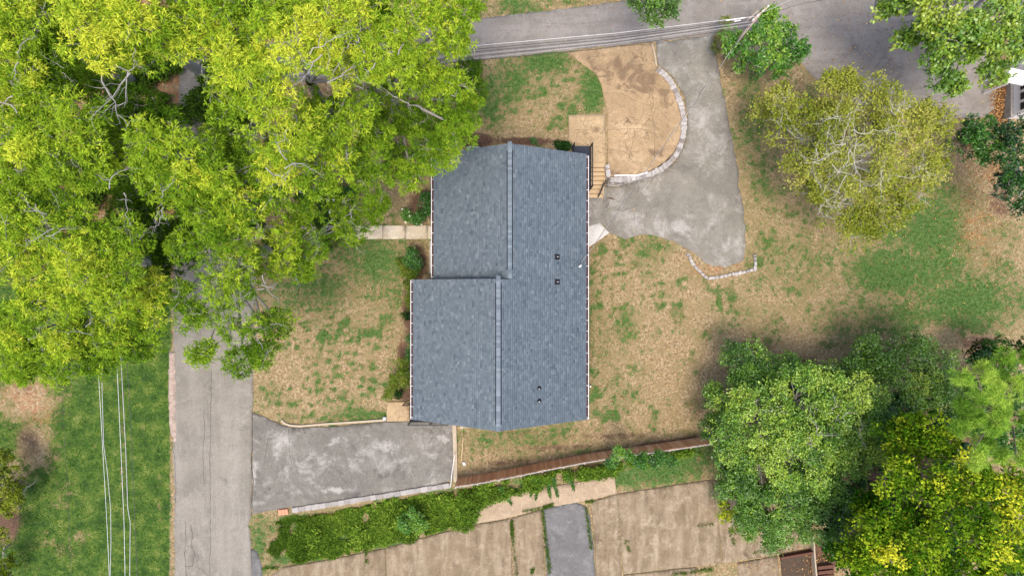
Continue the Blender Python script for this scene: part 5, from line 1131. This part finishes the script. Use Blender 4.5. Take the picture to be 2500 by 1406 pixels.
o = cover('ground_cover', [(730, 470), (860, 460), (880, 540), (740, 550)], 5000, .9, .12, .07, .45, 45, 'bush', thr=.35); tag(o, 'garden planting with rocks under the small oak', 'ground cover')
# hanging sprays of a vine over the pale concrete
def spray(u0, v0, u1, v1, seed, lb):
    rs = np.random.RandomState(seed); t = rs.rand(170); w_ = 9 * (1 - t * .7); u = u0 + (u1 - u0) * t + rs.uniform(-1, 1, 170) * w_ * .5; v = v0 + (v1 - v0) * t + rs.uniform(-1, 1, 170) * 2
    z = -1.0 + .5 * (1 - t) + .1 * rs.rand(170); k = (H - z) / F; T = np.stack([(u - 1250) * k, (703 - v) * k, z], -1)
    V, Fc = leaves(T, np.tile([0, 0, 1.], (len(T), 1)), 3, .11, .05, rs, .8, 1.0, .03); N = len(Fc)
    rt = empty('vine_shoot', tuple(T[0])); tag(rt, lb, 'vine', 'vine shoots over the pale concrete')
    npmesh('foliage', V - T[0], Fc, M['bush'], rt, attrs=dict(hue=np.clip(.62 + .12 * rs.randn(N), 0, 1), tint=np.clip(1 + .15 * rs.randn(N), .6, 1.4)))
    m = MB(); a_, b_ = Vector(T[0]) * 0, Vector(P(u1, v1, -1.0)) - Vector(T[0]); m.tube([a_, a_.lerp(b_, .5) + Vector((0, 0, .12)), b_], .008, 4); m.build('stem', M['bark_dark'], rt)
spray(1305, 1165, 1296, 1212, 51, 'leftmost hanging vine shoot over the pale concrete'); spray(1318, 1165, 1308, 1218, 52, 'second vine shoot from the left over the pale concrete'); spray(1335, 1165, 1344, 1216, 53, 'widest vine shoot in the middle over the pale concrete')
spray(1350, 1165, 1362, 1214, 54, 'vine shoot right of the widest one over the pale concrete'); spray(1385, 1160, 1402, 1194, 55, 'rightmost short vine shoot over the pale concrete'); spray(1220, 1190, 1250, 1232, 56, 'leafy vine shoot lying left of the hanging ones'); 
# weeds in the joints of the lot
wd = []
for (a_, b_, n) in (((1249, 1270), (1252, 1310), 120), ((1252, 1310), (1262, 1400), 60), ((1325, 1245), (1342, 1400), 240), ((1430, 1238), (1444, 1340), 130), ((1280, 1246), (1322, 1238), 60), ((1325, 1238), (1350, 1230), 120), ((1527, 1318), (1535, 1345), 30), ((1700, 1283), (1745, 1276), 30), ((1778, 1290), (1792, 1330), 40), ((1640, 1400), (1740, 1388), 140), ((1430, 1224), (1450, 1222), 40), ((640, 1385), (680, 1384), 50), ((1840, 1348), (1890, 1340), 40), ((894, 1345), (896, 1375), 40), ((990, 1325), (1012, 1322), 40), ((1298, 1400), (1302, 1385), 50)):
    for k in range(n):
        t = rnd.random(); wd.append(G(a_[0] + (b_[0] - a_[0]) * t + rnd.gauss(0, 1.6), a_[1] + (b_[1] - a_[1]) * t + rnd.gauss(0, 1.6)))
T = np.array(wd) + [0, 0, .05]; rs = np.random.RandomState(77); V, Fc = leaves(T, np.tile([0, 0, 1.], (len(T), 1)), 5, .09, .04, rs, .9, 1.0, .05); N = len(Fc)
o = npmesh('joint_weeds', V, Fc, M['cover'], None, attrs=dict(hue=np.clip(.35 + .2 * rs.randn(N), 0, 1), tint=np.ones(N))); tag(o, 'small weeds growing in the joints of the parking lot', 'weeds', kind='stuff')

# grass blades over all lawns
rs = np.random.RandomState(88); NG = 230000
x = rs.uniform(-35.5, 35.5, NG); y = rs.uniform(-20.5, 20.5, NG); U_, V_ = toUV(x, y)
bad = np.zeros(NG, bool)
for pl in POLYS_HARD: bad |= inpoly(U_, V_, pl)
bad |= (U_ < 620) & (V_ < 560)
g_, b_, m_, l_ = ground_attr(x, y)
gm = g_ + .7 * (fbm(x, y, .35, 31, 2) - .5)
keep = ~bad & (rs.rand(NG) > sst(.3, .7, np.maximum(b_ * .8, m_))) & (rs.rand(NG) < .45 + .55 * sst(.3, .6, gm))
x, y, gm, l_ = x[keep], y[keep], gm[keep], l_[keep]; n = len(x); gs = sst(.35, .7, gm)
z = gz(x, y) + .05 * (fbm(x, y, 1.4, 21) - .5) - .01
an = rs.uniform(0, 6.283, n); hh = rs.uniform(.03, .07, n) * (1 + .5 * gs); wv = rs.uniform(.02, .035, n); lean = rs.uniform(.02, .09, n)
c_, s_ = np.cos(an), np.sin(an); t2 = rs.uniform(0, 6.283, n)
b0 = np.stack([x - c_ * wv, y - s_ * wv, z], -1); b1 = np.stack([x + c_ * wv, y + s_ * wv, z], -1); tp = np.stack([x + np.cos(t2) * lean, y + np.sin(t2) * lean, z + hh], -1)
V = np.stack([b0, b1, tp], 1).reshape(-1, 3)
hg = np.where(rs.rand(n) < gs, .72 + .28 * l_ + .07 * rs.randn(n), np.clip(.14 + .13 * rs.randn(n), 0, .5)); hg = np.clip(hg, 0, 1)
o = npmesh('grass', V, np.arange(n * 3).reshape(-1, 3), M['grass'], None, attrs=dict(hue=hg, tint=np.clip(1 + .2 * rs.randn(n), .5, 1.5))); tag(o, 'short dry and green grass blades of the lawns', 'grass', kind='stuff')
# fallen leaves
L_ = []
def litter(u0, v0, ru, rv, n):
    for _ in range(n): L_.append(G(rnd.gauss(u0, ru), rnd.gauss(v0, rv)))
litter(2440, 250, 14, 35, 900); litter(2370, 380, 30, 40, 350); litter(2400, 520, 50, 60, 260); litter(2150, 130, 110, 60, 160); litter(2300, 650, 90, 120, 160); litter(1660, 920, 60, 40, 60); litter(2000, 1390, 30, 30, 250); litter(1850, 1380, 40, 20, 80); litter(1000, 300, 70, 60, 260); litter(1850, 40, 200, 40, 60); litter(1500, 700, 150, 200, 120); litter(800, 850, 100, 90, 70)
T = np.array(L_) + [0, 0, .05]; V, Fc = leaves(T, np.tile([0, 0, .1], (len(T), 1)), 1, .11, .075, rs, 1.6, 1.0, .01, 0); N = len(Fc)
o = npmesh('leaf_litter', V, Fc, M['deadleaf'], None, attrs=dict(hue=np.clip(rs.rand(N), 0, 1), tint=np.ones(N))); tag(o, 'scattered orange-brown fallen leaves', 'leaves', kind='stuff')

# ------------------------------------------------------------------ small things
m = MB(); p, q = G(1131, 1066), G(1126, 1125); m.tube([(p[0], p[1], p[2] + .08), ((p[0] + q[0]) / 2 + .02, (p[1] + q[1]) / 2, p[2] + .12), (q[0], q[1], q[2] + .06)], [.03, .035, .04], 6); o = m.build('fallen_stick', M['treadwood'], None); tag(o, 'pale stick lying on the lawn beside the concrete wall', 'stick')
m = MB(); p = P(1441, 943, -.9); m.tube([(p[0], p[1], -1.15), (p[0], p[1], -.88), (p[0], p[1], -.84)], [.05, .07, .05], 10); o = m.build('cleanout_pipe', M['white'], None); tag(o, 'small white round pipe cap in the lawn by the east wall', 'pipe cap')
p = P(939, 1021, .1); m = MB(); m.box((p[0], p[1], .08), (.22, .22, .2)); o = m.build('utility_box', M['acgrey'], None, bevel=.03); tag(o, 'small pale utility cover at the corner of the side porch slab', 'utility box')
for (u, v, s_, lb) in ((800, 508, .5, 'largest white rock in the garden bed under the small oak'), (812, 496, .3, 'smaller white rock above the largest one in the garden bed'), (783, 483, .28, 'white rock at the upper left of the garden bed'), (700, 488, .25, 'pale rock alone left of the garden bed'), (1133, 1130, .22, 'pale rock beside the left end of the board fence')):
    p = G(u, v); o = bpy.data.objects.new('rock', ROCK[int(u) % 5].copy()); o.data.materials[0] = M['pebble']; link(o); o.location = (p[0], p[1], p[2] + .08); o.scale = (s_, s_ * .8, s_ * .5); o.rotation_euler = (0, 0, u); tag(o, lb, 'rock')
m = MB(); p = G(1650, 866); m.tube([(p[0] - .15, p[1], p[2] + .05), (p[0], p[1] + .06, p[2] + .07), (p[0] + .12, p[1] - .02, p[2] + .05)], .015, 5); o = m.build('fallen_twig', M['timber'], None); tag(o, 'short dark curved twig on the east lawn', 'twig')
m = MB(); p = G(1492, 485); m.tube([(p[0] - .2, p[1] + .06, p[2] + .05), (p[0], p[1], p[2] + .07), (p[0] + .2, p[1] - .06, p[2] + .05)], [.03, .05, .02], 5); o = m.build('fallen_branch', M['timber'], None); tag(o, 'brown bark scrap on the driveway beside the stair', 'bark')
print('foliage tris', TRI)
